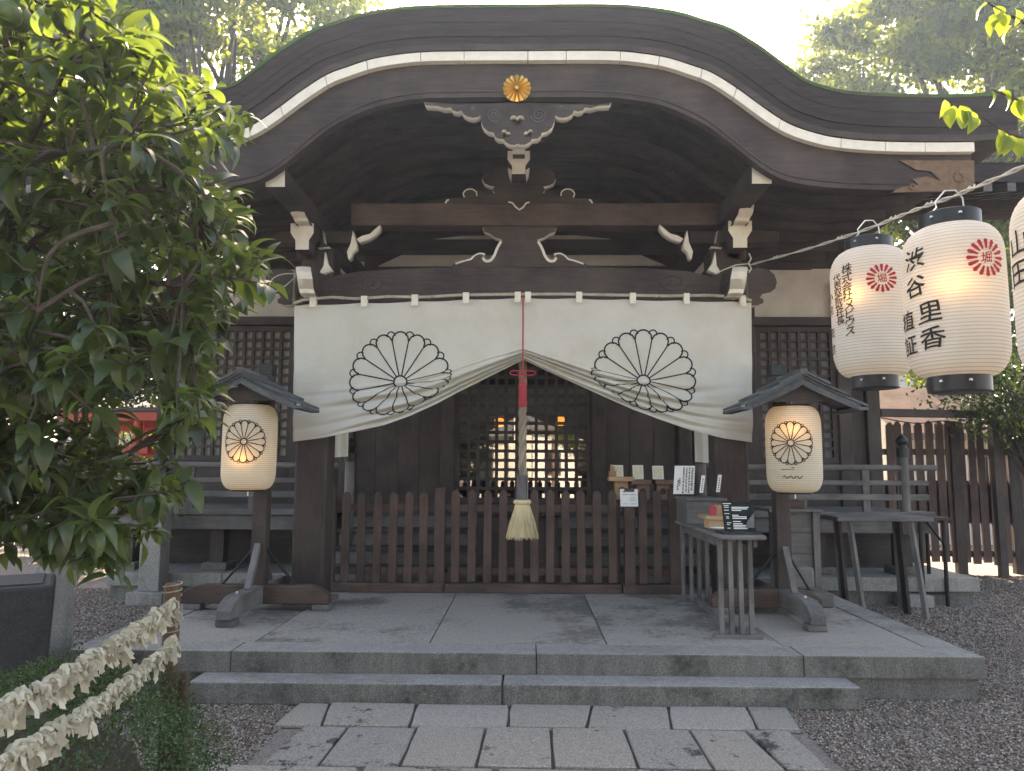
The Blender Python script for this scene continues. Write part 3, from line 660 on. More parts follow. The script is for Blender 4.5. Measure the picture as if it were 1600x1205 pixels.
# veranda on both sides of the stairs
VY = 8.62
for x0, x1 in ((HXL+.1, at(512, 800, VY).x), (at(1116, 800, VY).x, HXR-.12)):
    v = part('veranda', MB().box(x0, x1, VY+.03, HY, FZ-.06, FZ), 'grey_x', hall)
    part('edge_beam', MB().box(x0, x1, VY, VY+.13, FZ-.23, FZ-.062), 'grey_x', v, bevel=.01)
    part('edge_board', MB().box(x0-.03, x1+.03, VY-.05, VY+.25, FZ-.058, FZ+.012), 'grey_x', v, bevel=.008)
    part('skirt_wall', MB().box(x0, x1, 9.3, 9.36, .3, FZ-.1), 'dark_x', v)
    for zz, hh in ((1.14, .07), (1.31, .055)): part('rail', MB().box(x0, x1, VY+.0, VY+.06, zz, zz+hh), 'grey_x', v, bevel=.008)
    part('top_rail', MB().tube([(x0-.12, VY+.03, 1.51), (x1+.1, VY+.03, 1.51)], .036, 12), 'grey_x', v, smooth=True)
    k = x0+.3
    while k < x1: part('rail_post', MB().box(k-.04, k+.04, VY+.004, VY+.054, 1.012, 1.48), 'grey_z', v); k += .72
    for k in (x0+.25, (x0+x1)/2, x1-.25):
        part('floor_post', MB().box(k-.08, k+.08, VY+.12, VY+.28, .38, FZ-.23), 'dark_z', v); part('post_stone', MB().box(k-.15, k+.15, VY+.05, VY+.35, .3, .385), 'kerb', v, bevel=.015)
def finial(x, y, z0, h):
    p = part('newel_post', MB().lathe([(.055, 0), (.055, h)], (x, y, z0), 16), 'grey_z', hall, smooth=True)
    part('finial', MB().lathe([(.064, 0), (.064, .10), (.05, .115), (.045, .14), (.062, .165), (.066, .19), (.055, .22), (.03, .245), (.01, .265), (.001, .27)], (x, y, z0+h), 16), 'bronze', p, smooth=True)
q = at(1415, 760, VY); finial(q.x, VY+.03, .76, .87); q = at(546, 760, 8.3); finial(q.x, 8.3, .5, 1.05); q = at(1096, 760, 8.3); finial(q.x, 8.3, .5, 1.05); finial(HXL+.1, VY+.03, .76, .87)
# stone plinth under the hall
part('plinth', MB().box(-4.68, PXL-.0, 8.52, 14.8, .0, .145).box(PXR, 5.0, 8.55, 14.8, 0, .145).box(PXL, PXR, PB+.003, 14.8, 0, .26), 'kerb', hall)
for x0, x1 in ((-4.72, -4.1), (-4.1, -3.4), (-3.4, -2.6), (-2.6, -1.9), (2.0, 2.8), (2.8, 3.7), (3.7, 4.4), (4.4, 5.03)):
    part('plinth_stone', MB().box(x0+.002, x1-.002, 8.47+random.uniform(0, .006), 10.2, .15, .30), 'granite', hall, bevel=.01)
# stairs between the verandas
sx0, sx1 = at(520, 850, 8.1).x, at(1112, 850, 8.1).x
for k in range(4):
    y0 = 7.86+.2*k; z1 = PZ+.18*(k+1)
    t = part('stair_tread', MB().box(sx0, sx1, y0, y0+.24, z1-.045, z1), 'dark_x', hall, bevel=.006)
    part('riser', MB().box(sx0+.02, sx1-.02, y0+.03, y0+.06, z1-.178, z1-.047), 'grey_x', t)
part('stair_landing', MB().box(sx0, sx1, 8.62, HY, FZ-.05, FZ), 'grey_x', hall)
# --- main roof: two side wings, a centre part, rafters with pale ends
RX = 6.0
def roofpiece(x0, x1, y0, y1, zf, nm):
    prof = [(y0, zf(y0)), ] + [(y0+(y1-y0)*t, zf(y0+(y1-y0)*t)) for t in (.25, .5, .75, 1)]
    mb = MB(); n = len(prof)
    vs_ = [(x, y, z+dz) for dz in (0, .2) for x in (x0, x1) for y, z in prof]
    fs = []
    for i in range(n-1): fs += [(i, i+1, n+i+1, n+i), (2*n+i, 3*n+i, 3*n+i+1, 2*n+i+1), (i, 2*n+i, 2*n+i+1, i+1), (n+i, n+i+1, 3*n+i+1, 3*n+i)]
    fs += [(0, n, 3*n, 2*n), (n-1, 3*n-1, 4*n-1, 2*n-1)]
    return part(nm, mb.add(vs_, fs), 'bark', hall)
zfun = lambda y: 4.42 + (y-7.4)*.30 + max(0, y-9)**2*.075
mr = None
for x0, x1, y0 in ((-RX, -3.3, 7.4), (-3.3, 3.3, 9.0), (3.3, RX, 7.4)):
    mr = roofpiece(x0, x1, y0, 12.6, zfun, 'hall_roof')
    part('roof_covering', MB().grid([[(x, y, zfun(y)+.203) for y in (y0-.02, 8.5, 10, 11.3, 12.6)] for x in (x0, x1)]), 'rooftop', mr)
roofpiece(-RX, RX, 12.6, 16.6, lambda y: zfun(12.6)-(y-12.6)*.55, 'rear_roof')
part('ridge', MB().box(-RX, RX, 12.4, 12.85, zfun(12.6)+.15, zfun(12.6)+.42), 'tile', hall)
raf = None
for x in np.concatenate([np.arange(-RX+.1, -2.9, .24), np.arange(3.05, RX, .24)]):
    r_ = part('hall_rafter', MB().beam((x, 7.42, 4.37), (x, 10.05, 4.37+2.63*.30), .085, .09), 'dark_y', hall)
    part('rafter_end', MB().box(x-.043, x+.043, 7.405, 7.418, 4.325, 4.415), 'grey_z', r_)
for x0, x1 in ((-RX, -2.2), (2.2, RX)): part('eave_purlin', MB().box(x0, x1, 8.3, 8.46, 4.38, 4.56), 'dark_x', hall)
for x0, x1 in ((HXL, -2.6), (2.6, HXR)): part('upper_wall', MB().box(x0, x1, HY+.02, HY+.14, zp1+.3, 5.6), 'dark_x', hall)
for px_, nm in ((780, 0), (875, 1)):
    c = at(px_, 660-2*nm, 11.0); s = 1.0
    hl = thing('interior_lantern', ['small glowing bronze lantern inside, left of the bell rope', 'small glowing bronze lantern inside, right of the bell rope'][nm], 'lantern', (c.x, 11.0, c.z-.07), 'lit lanterns inside the hall')
    part('glass_body', MB().lathe([(.04, 0), (.065, .015), (.07, .11), (.05, .13)], (c.x, 11, c.z-.07), 6), 'orange', hl)
    part('cap', MB().lathe([(.10, .13), (.04, .19), (.012, .21), (.008, .55)], (c.x, 11, c.z-.07), 6).lathe([(.05, -.02), (.05, -.002)], (c.x, 11, c.z-.07), 6), 'bronze', hl)

# ================================================================== curtain
CY = 6.66
ctop = lambda px: np.interp(px, [460, 520, 640, 760, 817, 900, 1000, 1080, 1172], [476, 474, 470.5, 466, 464.5, 465.5, 467.5, 469, 471])
def cloth(side):
    xs_o, xs_c = (459, 816.5) if side < 0 else (1175, 817.5)
    bpx = [459, 505, 555, 600, 640, 680, 715, 765, 817] if side < 0 else [1175, 1130, 1080, 1030, 990, 950, 915, 868, 817]
    bpy_ = [690, 684, 674, 664, 650, 632, 613, 588, 562] if side < 0 else [691, 685, 672, 655, 640, 622, 606, 585, 561]
    order = np.argsort(bpx); bx, by = np.array(bpx)[order], np.array(bpy_)[order]
    rest = 226.0
    def f(u, v):                                        # u: 0 outer .. 1 centre, v: rest fraction top .. hem
        px = xs_o + (xs_c-xs_o)*u; t0 = float(ctop(px)); A = float(np.interp(px, bx, by)) - t0
        sag = 1.6*abs(math.sin(math.pi*((px-480)/83.0)))
        s = min(np.interp(u, [0, .25, .5, .7, .85, 1], [120, 128, 124, 108, 92, 78]), A*.86)
        r = v*rest; flat = 0
        if r <= s: y = r; ph = 0
        else:
            q = (r-s)/(rest-s); q2 = q**.92; y = s + (A-s)*q2; flat = q
        c = (A-s)/(rest-s); nf = 4.0; amp = 0
        if flat > 0:
            lam = (A-s)*.006/nf; amp = min(.024, .36*lam*math.sqrt(max(0, 1/c**2-1)) + .003)
            amp *= (.10+.90*min(1, (u/.42)**1.3))*min(1, flat*4)*(1 if flat < .93 else (1-flat)/.07*.7+.3)
        wob = .9*math.sin(5.1*u+side) + .5*math.sin(11*u+2*side)
        ph = (flat + .045*math.sin(7*flat+3*u+side))*nf*2*math.pi + wob
        dy = amp*(math.sin(ph) + .35*math.sin(2*ph+1.3+3*u))
        # shallow swags in the outer lower half and a soft billow
        sw = (.011*math.sin((v*7.5 - 2.6*(1-u)**1.6*2.2 + .4*side)*2.4) + .006*math.sin((v*13 - 5.5*(1-u) + side)*2.1))*max(0, v-.22)*(1-u)**.8*1.9
        bil = -.035*math.sin(math.pi*min(1, u*1.02))*math.sin(math.pi*min(1, v*1.1))**1
        yy_ = y + (sag*max(0, 1-v*7)); px2 = px + (-side)*0
        px2 += side*(2.2*v if u < .02 else 2.2*v*max(0, 1-u*6))
        p = at(px2, t0+yy_, CY); return Vector((p.x, CY + .02 + bil - dy - sw, p.z))
    return f
def cloth_normal(f, u, v, e=.004):
    a = f(min(u+e, 1), v)-f(max(u-e, 0), v); b = f(u, min(v+e, 1))-f(u, max(v-e, 0)); n = a.cross(b).normalized()
    return n if n.y < 0 else -n
curt = thing('shrine_curtain', 'white cotton curtain with two black chrysanthemum crests, gathered up at the middle', 'curtain', (X0, CY, 1.7))
for side, ccx, ccy, cr in ((-1, 626, 598, 80), (1, 1005, 597, 82)):
    f = cloth(side); nu, nv = 130, 170
    P = [[f(i/nu, j/nv) for j in range(nv+1)] for i in range(nu+1)]
    pn = part('curtain_panel', MB().grid(P), 'white_cloth', curt, smooth=170)
    mdf = pn.modifiers.new('thickness', 'SOLIDIFY'); mdf.thickness = .003; mdf.offset = 0
    xs_o, xs_c = (459, 816.5) if side < 0 else (1175, 817.5)
    def mp(a, b, f=f, xs_o=xs_o, xs_c=xs_c):
        u = min(max((a-xs_o)/(xs_c-xs_o), 0), 1); v = min(max((-b-float(ctop(a)))/226.0, 0), .995)
        return f(u, v) + cloth_normal(f, u, v)*.0055
    mb = MB()
    for pts, lw, cl in crest_lines(cr*1.02, 2.4, inner=.125, ph=.0):
        # resample finely so that the line follows the folds
        pts = [tuple(p) for p in pts]; d = []
        seg = list(zip(pts, pts[1:] + ([pts[0]] if cl else [])))
        if not cl: seg = list(zip(pts, pts[1:]))
        for a, b in seg:
            k = max(1, int(math.dist(a, b)/1.2)); d += [(a[0]+(b[0]-a[0])*i/k, a[1]+(b[1]-a[1])*i/k) for i in range(k)]
        if not cl: d.append(pts[-1])
        v2, fs2 = ribbon2d(d, lw, cl); mb.add([mp(ccx+a, -ccy+b) for a, b in v2], fs2)
    obj('chrysanthemum_crest', mb.mesh('chrysanthemum_crest', 'ink'), pn)
# tabs over the pole
polez = lambda px: np.interp(px, [460, 475, 520, 560, 605, 660, 720, 790, 817, 880, 960, 1040, 1110, 1160, 1172], [474, 468, 464.5, 467, 463.5, 464.5, 461, 460, 460, 459.5, 461, 462.5, 461.5, 465, 470])
for px in (489, 569, 648, 728, 809, 825, 905, 989, 1073, 1161):
    a = at(px-4.7, polez(px)-3, CY-.025); b = at(px+4.7, polez(px)+13, CY-.025); zt = a.z; zb = b.z
    part('tab', MB().box(a.x, b.x, CY-.034, CY-.030, zb, zt).box(a.x, b.x, CY-.034, CY+.012, zt, zt+.004).box(a.x, b.x, CY+.008, CY+.012, zb+.03, zt), 'cream', curt)
pole = thing('curtain_pole', 'thin pale bamboo pole carrying the white curtain', 'pole', tuple(at(817, 460, CY)))
pts = [at(px, polez(px), CY-.01) for px in np.linspace(460, 1174, 60)]
cane = part('cane', MB().tube(pts, .0135, 8), 'bamboo', pole, smooth=True)
for px in (535, 605, 670, 745, 800, 880, 955, 1025, 1100, 1150):
    a, b = at(px-1.2, polez(px), CY-.01), at(px+1.2, polez(px), CY-.01); part('node', MB().tube([a, a.lerp(b, .5), b], [.0145, .0175, .0145], 8), 'bamboo', cane, smooth=True)
# red gathering cord with bow and tassel
cx = at(817, 500, CY-.06).x; cord = thing('tassel_cord', 'red cord with bow knot and red tassel tied over the curtain middle', 'cord', (cx, CY-.07, 2.0))
zc = lambda py: at(817, py, CY-.07).z; YC = CY-.07
part('cord', MB().tube([(cx, CY-.045, zc(460)), (cx+.002, CY-.06, zc(500)), (cx, YC, zc(560)), (cx, YC, zc(583))], .0065, 8), 'redcord', cord, smooth=True)
kn = part('bow_knot', MB().tube([(cx+(.05-.05*math.cos(t))*1.15*(1 if t < 6.3 else -1), YC-.004, zc(583)+.02*math.sin(t)) for t in np.linspace(0, 2*math.pi, 18)], .006, 6), 'redcord', cord, smooth=True)
part('loop', MB().tube([(cx-(.05-.05*math.cos(t))*1.15, YC-.004, zc(583)+.02*math.sin(t)) for t in np.linspace(0, 2*math.pi, 18)], .006, 6), 'redcord', kn, smooth=True)
part('knot', MB().lathe([(.004, -.018), (.017, -.008), (.017, .008), (.004, .018)], (cx, YC, zc(583)), 10), 'redcord', kn, smooth=True)
part('hanger', MB().tube([(cx-.006, YC, zc(584)), (cx-.014, YC, zc(590)), (cx, YC, zc(597))], .005, 6).tube([(cx+.006, YC, zc(584)), (cx+.014, YC, zc(590)), (cx, YC, zc(597))], .005, 6), 'redcord', cord, smooth=True)
z1, z0 = zc(596), zc(635); mb = MB(); mb.lathe([(.01, z1-z0), (.03, z1-z0-.008), (.032, z1-z0-.02), (.031, z1-z0-.03), (.036, z1-z0-.035), (.037, .03), (.035, 0)], (cx, YC, z0), 18)
ts = part('tassel', mb, 'redcord', cord, smooth=50)
mb = MB()
for k in range(60):
    a = random.uniform(0, 6.283); mb.tube([(cx+.0365*math.cos(a), YC+.0365*math.sin(a), z1-.04), (cx+.038*math.cos(a+.05), YC+.038*math.sin(a+.05), z0-random.uniform(0, .012))], .0016, 4, cap=False)
stuff(part('threads', mb, 'redcord', ts))

# bell rope: three twisted strands, wooden sleeve, straw brush
RY = 6.9; rx = at(816.5, 700, RY).x; zr = lambda py: at(816, py, RY).z
bell = thing('bell_rope', 'thick twisted bell rope with straw brush end hanging before the picket fence', 'rope', (rx, RY, zr(842)))
for s in range(3):
    H0, H1 = zr(757), 3.9; n_ = 150
    part('strand', MB().tube([(rx+.0195*math.cos(2.094*s+k*.30), RY+.0195*math.sin(2.094*s+k*.30), H0+(H1-H0)*k/n_) for k in range(n_+1)], .0215, 8), 'rope', bell, smooth=True)
sl = part('wooden_sleeve', MB().box(rx-.042, rx+.042, RY-.042, RY+.042, zr(781), zr(742)), 'grey_z', bell, bevel=.006)
part('sleeve_slat', MB().box(rx-.052, rx-.043, RY-.05, RY+.05, zr(780), zr(737)).box(rx+.043, rx+.052, RY-.05, RY+.05, zr(780), zr(737)), 'grey_z', sl)
part('collar', MB().tube([(rx+.062*math.cos(t), RY+.062*math.sin(t), zr(784.5)) for t in np.linspace(0, 2*math.pi, 25)], .022, 10), 'straw', bell, smooth=True)
zb, zt = zr(841), zr(788)
br = part('brush_core', MB().lathe([(.13, .015), (.118, .07), (.09, .17), (.068, .25), (.062, zt-zb)], (rx, RY, zb), 24), 'straw', bell, smooth=True)
mb = MB()
for k in range(420):
    a = random.uniform(0, 6.283); r0, r1 = random.uniform(.05, .066), random.uniform(.10, .152); z_ = zb+random.uniform(-.012, .02); j = random.uniform(-.12, .12)
    mb.tube([(rx+r0*math.cos(a), RY+r0*math.sin(a), zt), (rx+(r0*.45+r1*.62)*math.cos(a+j*.5), RY+(r0*.45+r1*.62)*math.sin(a+j*.5), (zt*.45+zb*.55)), (rx+r1*math.cos(a+j), RY+r1*math.sin(a+j), z_)], [.0032, .003, .0018], 4, cap=False)
stuff(part('straws', mb, 'straw', bell))

# ================================================================== front picket fence
FY = 7.5
def picket_mesh(wd, h, th=.035, pt=.035, mat='brown_z'):
    return MB().prism([(-wd/2, 0), (wd/2, 0), (wd/2, h-pt), (wd*.16, h), (-wd*.16, h), (-wd/2, h-pt)], -th, 0).mesh('picket', mat)
pk = picket_mesh(.082, .90); pkp = MB().box(-.052, .052, -.075, .03, 0, 1.01).mesh('fence_post', 'brown_z')
def fence(label, pxs, posts, x0p, x1p, dip=0, yoff=0):
    xa, xb = at(x0p, 850, FY).x, at(x1p, 850, FY).x
    t = thing('picket_fence', label, 'fence', ((xa+xb)/2, FY, PZ), 'low picket fences across the porch')
    part('sill', MB().box(xa, xb, FY-.10, FY+.06, PZ-.002, PZ+.085), 'brown_x', t, bevel=.008)
    for zz in (PZ+.155, PZ+.775): part('rail', MB().box(xa+.02, xb-.02, FY+.002, FY+.045, zz, zz+.075), 'brown_x', t, bevel=.004)
    for px in pxs:
        x = at(px, 850, FY).x; o = obj('picket', pk, t, loc=(x-t.location.x, random.uniform(-.004, 0), .09-dip+random.uniform(-.006, .006)), rot=(0, random.uniform(-.006, .006), 0), bevel=.004)
    for px in posts:
        x = at(px, 850, FY).x; obj('fence_post', pkp, t, loc=(x-t.location.x, 0, .004), bevel=.008)
fence('left picket fence section with leaning pickets beside the left porch pillar', [540, 565, 590, 614.5, 638.5, 662], [516, 687.5], 506, 693, .02)
fence('middle picket fence section behind the bell rope brush', [712, 737, 761.5, 786, 811, 835, 859, 884, 908, 933, 957], [], 697, 969)
fence('right picket fence section with a white notice, next to the slatted table', [1004, 1027], [983, 1053], 971, 1072)

# offertory box behind the fence
ob = thing('offertory_box', 'dark wooden offertory box behind the middle of the picket fence', 'box', (X0, 7.68, PZ))
xa, xb = at(746, 850, 7.7).x, at(872, 850, 7.7).x
part('box_body', MB().box(xa, xb, 7.62, 7.85, PZ, PZ+.72), 'dark_x', ob, bevel=.01)
for k in range(7): part('top_slat', MB().box(xa+.04+k*(xb-xa-.08)/7+.02, xa+.04+(k+1)*(xb-xa-.08)/7-.02, 7.61, 7.84, PZ+.72, PZ+.75), 'dark_y', ob)

M['hoop'] = clothmat('hooped_paper', (.60, .55, .46), .4, .8, 300)
# ================================================================== paper lanterns
def lantern_profile(Rr, H, ribs, cap):
    out = []; n = ribs*2
    for i in range(n+1):
        t = (i//2+(.78 if i % 2 else 0))/ribs if i < n else 1.0; z = H*t; e = abs(2*t-1); r = Rr*(1 - .0*e)
        k = max(0, (e-.58)/.42); r = Rr*(1-.02*e*e)*(math.sqrt(max(0, 1-k**2.3))*(1-cap)+cap) if e > .58 else Rr*(1-.02*e*e)
        out.append((r + (.0018 if i % 2 else 0), z))
    return out
def lantern_map(c, Rr, H, prof):
    tw = Vector((CAM.x-c[0], CAM.y-c[1], 0)).normalized(); rt = Vector((-tw.y, tw.x, 0))
    zs = [p[1] for p in prof]; rs = [p[0] for p in prof]
    def mp(a, b, off=.0045):                            # a along the surface (m), b height above base
        r = float(np.interp(b, zs, rs))+off; ph = a/Rr
        return Vector((c[0], c[1], c[2]+b)) + tw*(r*math.cos(ph)) + rt*(r*math.sin(ph))
    return mp, tw, rt
def lantern_body(t, c, Rr, H, ribs=40, cap=.5, pm='paper'):
    prof = lantern_profile(Rr, H, ribs, cap)
    mb = MB().lathe(prof, c, 48, cap=False); mb.m = [(1 if (i//48) % 2 else 0) for i in range(len(mb.f))]; part('paper_body', mb, [pm, 'hoop'], t, smooth=80)
    mp, tw, rt = lantern_map(c, Rr, H, prof); return mp, tw, rt
def bulb(t, p, e, r=.03):
    l = bpy.data.lights.new('bulb', 'POINT'); l.energy = e; l.color = (1, .56, .18); l.shadow_soft_size = r
    o = bpy.data.objects.new('bulb', l); col.objects.link(o); o.parent = t; o.location = Vector(p)-Vector(t.location); return o
def write(mb, mp, ch, ca, cb, s, sx=1.0, tilt=0):
    if mb is None: mb = MB(); WR.append(mb)
    v, f = GL[ch]; v = brush(v, ca*50)*np.array([s*sx, s]); c_, s_ = math.cos(tilt), math.sin(tilt)
    mb.add([mp(ca+a*c_-b*s_, cb+a*s_+b*c_) for a, b in v], f)

WR = []
# --- standing lanterns on roofed stands
def stand(label, X, group='roofed lantern stands flanking the porch'):
    t = thing('lantern_stand', label, 'lantern stand', (X, 6.5, PZ), group); s = 1
    L_ = lambda mb: mb
    part('post', MB().box(X-.062, X+.062, 6.44, 6.56, PZ+.1, 2.30), 'dark_z', t, bevel=.01)
    part('post_cap', MB().box(X-.064, X+.064, 6.438, 6.562, 2.30, 2.40), 'bronze', t, bevel=.006)
    part('cantilever', MB().box(X-.03, X+.03, 5.98, 6.44, 2.06, 2.11), 'dark_y', t)
    def foot(a, b, mat, nm='base_beam'):
        a, b = Vector(a), Vector(b); d = (b-a).normalized(); n = Vector((d.y, -d.x, 0)); Ln = (b-a).length; h = .155; pr = [(0, 0), (.0, .07), (.07, .125), (.17, h), (Ln-.17, h), (Ln-.07, .125), (Ln, .07), (Ln, 0)]
        k = len(pr); vs_ = [a+d*q+n*sg*.06+Vector((0, 0, z)) for sg in (-1, 1) for q, z in pr]
        return part(nm, MB().add(vs_, [tuple(range(k)), tuple(range(2*k-1, k-1, -1))]+[(i, k+i, k+(i+1) % k, (i+1) % k) for i in range(k)]), mat, t, bevel=.008)
    z = PZ+.052
    fx = foot((X-.66 if X < 0 else X-.62, 6.5, z), (X+.62 if X < 0 else X+.30, 6.5, z), 'brown_x'); fy = foot((X, 5.76, z), (X, 7.2, z+.002), 'grey_y')
    for dx, dy in ((-.55, 0), (.55 if X < 0 else .22, 0), (0, -.66), (0, .62)):
        part('foot_pad', MB().box(X+dx-.075, X+dx+.075, 6.5+dy-.06, 6.5+dy+.06, PZ-.003, PZ+.051), 'grey_x', fy if dy else fx, bevel=.01)
    for dx, dy in ((-.3, 0), (.3 if X < 0 else .2, 0)): part('iron_stay', MB().tube([(X+dx*1.05, 6.5, z+.155), (X+dx*.18, 6.5, z+.46)], .011, 6), 'iron', t)
    for dy in (-.26, .26): part('brace', MB().beam((X, 6.5+dy, z+.15), (X, 6.5+dy*.22, z+.5), .05, .045), 'grey_z', t)
    part('bolt', MB().lathe([(.014, 0), (.014, .016), (.006, .022)], (X, 6.02, z+.153), 8), 'steel', fy)
    # little gabled roof, ridge front to back, layered boards
    yf, yb, hw, zr_, ze = 5.88, 6.40, .50, 2.235, 2.005
    sec = lambda u: (u, zr_ - (zr_-ze)*(u/hw)**.88)
    rf = part('roof_ridge', MB().box(X-.03, X+.03, yf-.03, yb+.03, zr_+.004, zr_+.05), 'grey_y', t, bevel=.006)
    for sg in (-1, 1):
        for u0, u1, lift, e in ((.0, .50, 0, 0), (.0, .36, .022, .02), (.0, .2, .044, .035)):
            nn = 5; P = []
            top_ = [(X+sg*(u0+(u1-u0)*i/nn), sec(u0+(u1-u0)*i/nn)[1]+lift) for i in range(nn+1)]
            low_ = [(x, zz-.02) for x, zz in reversed(top_)]
            part('roof_board', MB().prism(top_+low_, yf-e, yb+e), 'slate_y', rf)
        part('bargeboard', MB().prism([(X+sg*(i*.09), sec(i*.09)[1]-.021-.0) for i in range(6)] + [(X+sg*(i*.09), sec(i*.09)[1]-.075) for i in reversed(range(6))], yf+.01, yf+.04), 'slate_y', rf)
        part('eave_batten', MB().box(min(X+sg*.42, X+sg*.5), max(X+sg*.42, X+sg*.5), yf-.01, yb+.01, ze-.045, ze-.022), 'slate_y', rf)
    part('gable_board', MB().prism([(X-.34, 2.03), (X+.34, 2.03), (X+.05, 2.15), (X-.05, 2.15)], 5.96, 5.99), 'dark_x', t)
    return t
M['slate_y'] = wood('blackened_roof_board', (.05, .056, .06), (.12, .128, .132), 'y', .7)
XR_, XL_ = 2.205, -2.285
stand('roofed wooden lantern stand on the right, beside the slatted table', XR_); stand('roofed wooden lantern stand on the left, partly behind citrus leaves', XL_)
for X, lab, cpx, cpy, gl in ((XL_, 'white paper lantern with black chrysanthemum crest under the left stand roof', 381, 690, (-.05, .25)), (XR_, 'white paper lantern with torn lower paper under the right stand roof', 1235.5, 692, (0, .50))):
    LY = 6.15; H = .70; Rr = .217; z0 = 1.305; c = (X, LY, z0)
    t = thing('paper_lantern', lab, 'lantern', c, 'crested lanterns on roofed stands')
    mp, tw, rt = lantern_body(t, c, Rr, H, 42, .62)
    # crest
    lx_ = X + 0; ctr = at(cpx, cpy, LY-Rr); off_a = math.asin(max(-.9, min(.9, (Vector((ctr.x-X, ctr.y-LY, 0)).dot(rt))/Rr)))*Rr; cb = ctr.z - z0
    obj('chrysanthemum_crest', crest_mb(lambda a, b: mp(a, b), off_a, cb, Rr=.175, lw=.0085, inner=.14, knob=True).mesh('chrysanthemum_crest', 'ink'), t, loc=-Vector(c))
    for ez in (-.012, H-.006): part('end_ring', MB().lathe([(.135, ez), (.137, ez+.018)], c, 32), 'iron', t)
    part('hook', MB().tube([(X, LY, z0+H), (X, LY, 2.06)], .004, 6).tube([(X, LY, z0-.05), (X, LY, z0)], .006, 6), 'steel', t)
    p = Vector((X, LY, z0+gl[1])) + tw*.15 + rt*gl[0]; bulb(t, p, .12)
    if X > 0:
        mb = MB()
        for a0, a1, b, wv in ((-.1, .0, .185, .004), (-.02, .0, .2, .003), (-.085, .06, .125, .012)):
            n_ = 12; v2, f2 = ribbon2d([(a0+(a1-a0)*i/n_, b+wv*math.sin(i*1.7)) for i in range(n_+1)], .007 if wv > .01 else .004); mb.add([mp(*q) for q in v2], f2)
        part('paper_tear', mb, 'ink', t)

# --- hanging lanterns along the rope, each with lettering
LPOS = [(1362, 490, 4.06, .205, .71), (1491, 473, 3.2, .198, .66), (1694, 440, 2.55, .205, .68)]
LAB = ['white hanging paper lantern farthest along the rope, nearest the porch, red flower crest', 'large white hanging paper lantern with red flower crest, middle of the three on the rope', 'white hanging paper lantern cut off by the right edge of the photo']
def red_crest(t, mp, ca, cb, Rr):
    mb = MB()
    for k in range(16):
        a = 2*math.pi*k/16; r0, r1 = .46*Rr, Rr; n_ = 8; L_, Rg = [], []
        for i in range(n_+1):
            s = i/n_; r = r0+(r1-r0)*s; hw = (.045+.075*s)*Rr*(1 if s < .75 else math.sqrt(max(0, 1-((s-.75)/.25)**2)))
            L_.append((r*math.sin(a)-hw*math.cos(a), r*math.cos(a)+hw*math.sin(a))); Rg.append((r*math.sin(a)+hw*math.cos(a), r*math.cos(a)-hw*math.sin(a)))
        mb.add([mp(ca+x, cb+y) for x, y in L_+Rg], [(i, i+1, n_+2+i, n_+1+i) for i in range(n_)])
    write(mb, mp, '堀', ca, cb, .62*Rr); part('flower_crest', mb, 'redink', t)
for k, (px, py, Y, Rr, H) in enumerate(LPOS):
    c0 = at(px, py, Y); c = (c0.x, Y, c0.z-H/2)
    t = thing('hanging_lantern', LAB[k], 'lantern', c, 'lettered lanterns hanging from the rope')
    mp, tw, rt = lantern_body(t, c, Rr, H, 44, .55, 'hang_paper')
    for z in (-.062, H-.008): part('black_band', MB().lathe([(.118, z), (.122, z+.002), (.122, z+.068), (.118, z+.07), (.112, z+.066), (.112, z+.004)], c, 40), 'black', t, smooth=40)
    for a in (-.55, .35):
        for z in (-.02, H+.035):
            p = Vector(c)+Vector((0, 0, z))+tw*(.123*math.cos(a))+rt*(.123*math.sin(a)); part('stud', MB().lathe([(.008, -.004), (.006, .004), (.001, .006)], p, 8), 'steel', t)
    zt = c[2]+H
    part('wire_handle', MB().tube([Vector((c[0], Y, zt+.06))+rt*q+Vector((0, 0, h)) for q, h in ((-.05, 0), (-.06, .03), (-.045, .045), (-.05, .07), (-.01, .115), (.03, .11), (.055, .07), (.06, 0))], .0035, 6), 'steel', t, smooth=True)
    ink = None; WR.clear(); az = lambda deg: R(deg)*Rr; hz = lambda dy: H/2 - dy*Y*1.03/F
    if k == 0:
        red_crest(t, mp, az(16), hz(449-490), .078)
        for i, ch in enumerate('株式会社'): write(ink, mp, ch, az(-33), hz(428-490+i*14), .056, 1.15)
        for i, ch in enumerate('メビウス'): write(ink, mp, ch, az(-31), hz(484-490+i*13), .056, 1.15)
        for i, ch in enumerate('代表取締役社長'): write(ink, mp, ch, az(-52+i*.8), hz(438-490+i*11.2), .047, 1.35)
        for dy, ch in ((-25, '小'), (-5, '也'), (30, '充'), (55, '也')): write(ink, mp, ch, az(-73), hz(dy), .06, 1.2)
        bulb(t, Vector((c[0], Y, c[2]+hz(-20)))+tw*.145+rt*-.07, .11)
    elif k == 1:
        red_crest(t, mp, az(38), hz(421-472), .082)
        for dy, ch, dg, s in ((-62, '渋', -44, .098), (-20, '谷', -44, .098), (23, '里', -27, .098), (62, '香', -26, .098), (30, '植', -62, .09), (68, '証', -60, .09)): write(ink, mp, ch, az(dg), hz(dy), s, 1.1)
        bulb(t, Vector((c[0], Y, c[2]+hz(-15)))+tw*.14+rt*.0, .11)
    else:
        for dy, ch in ((-62, '山'), (-15, '田')): write(ink, mp, ch, az(-58), hz(dy), .1, 1.1)
        bulb(t, Vector((c[0], Y, c[2]+H*.55))+tw*.13, .07)
    for wm in WR: part('character', wm, 'ink', t)
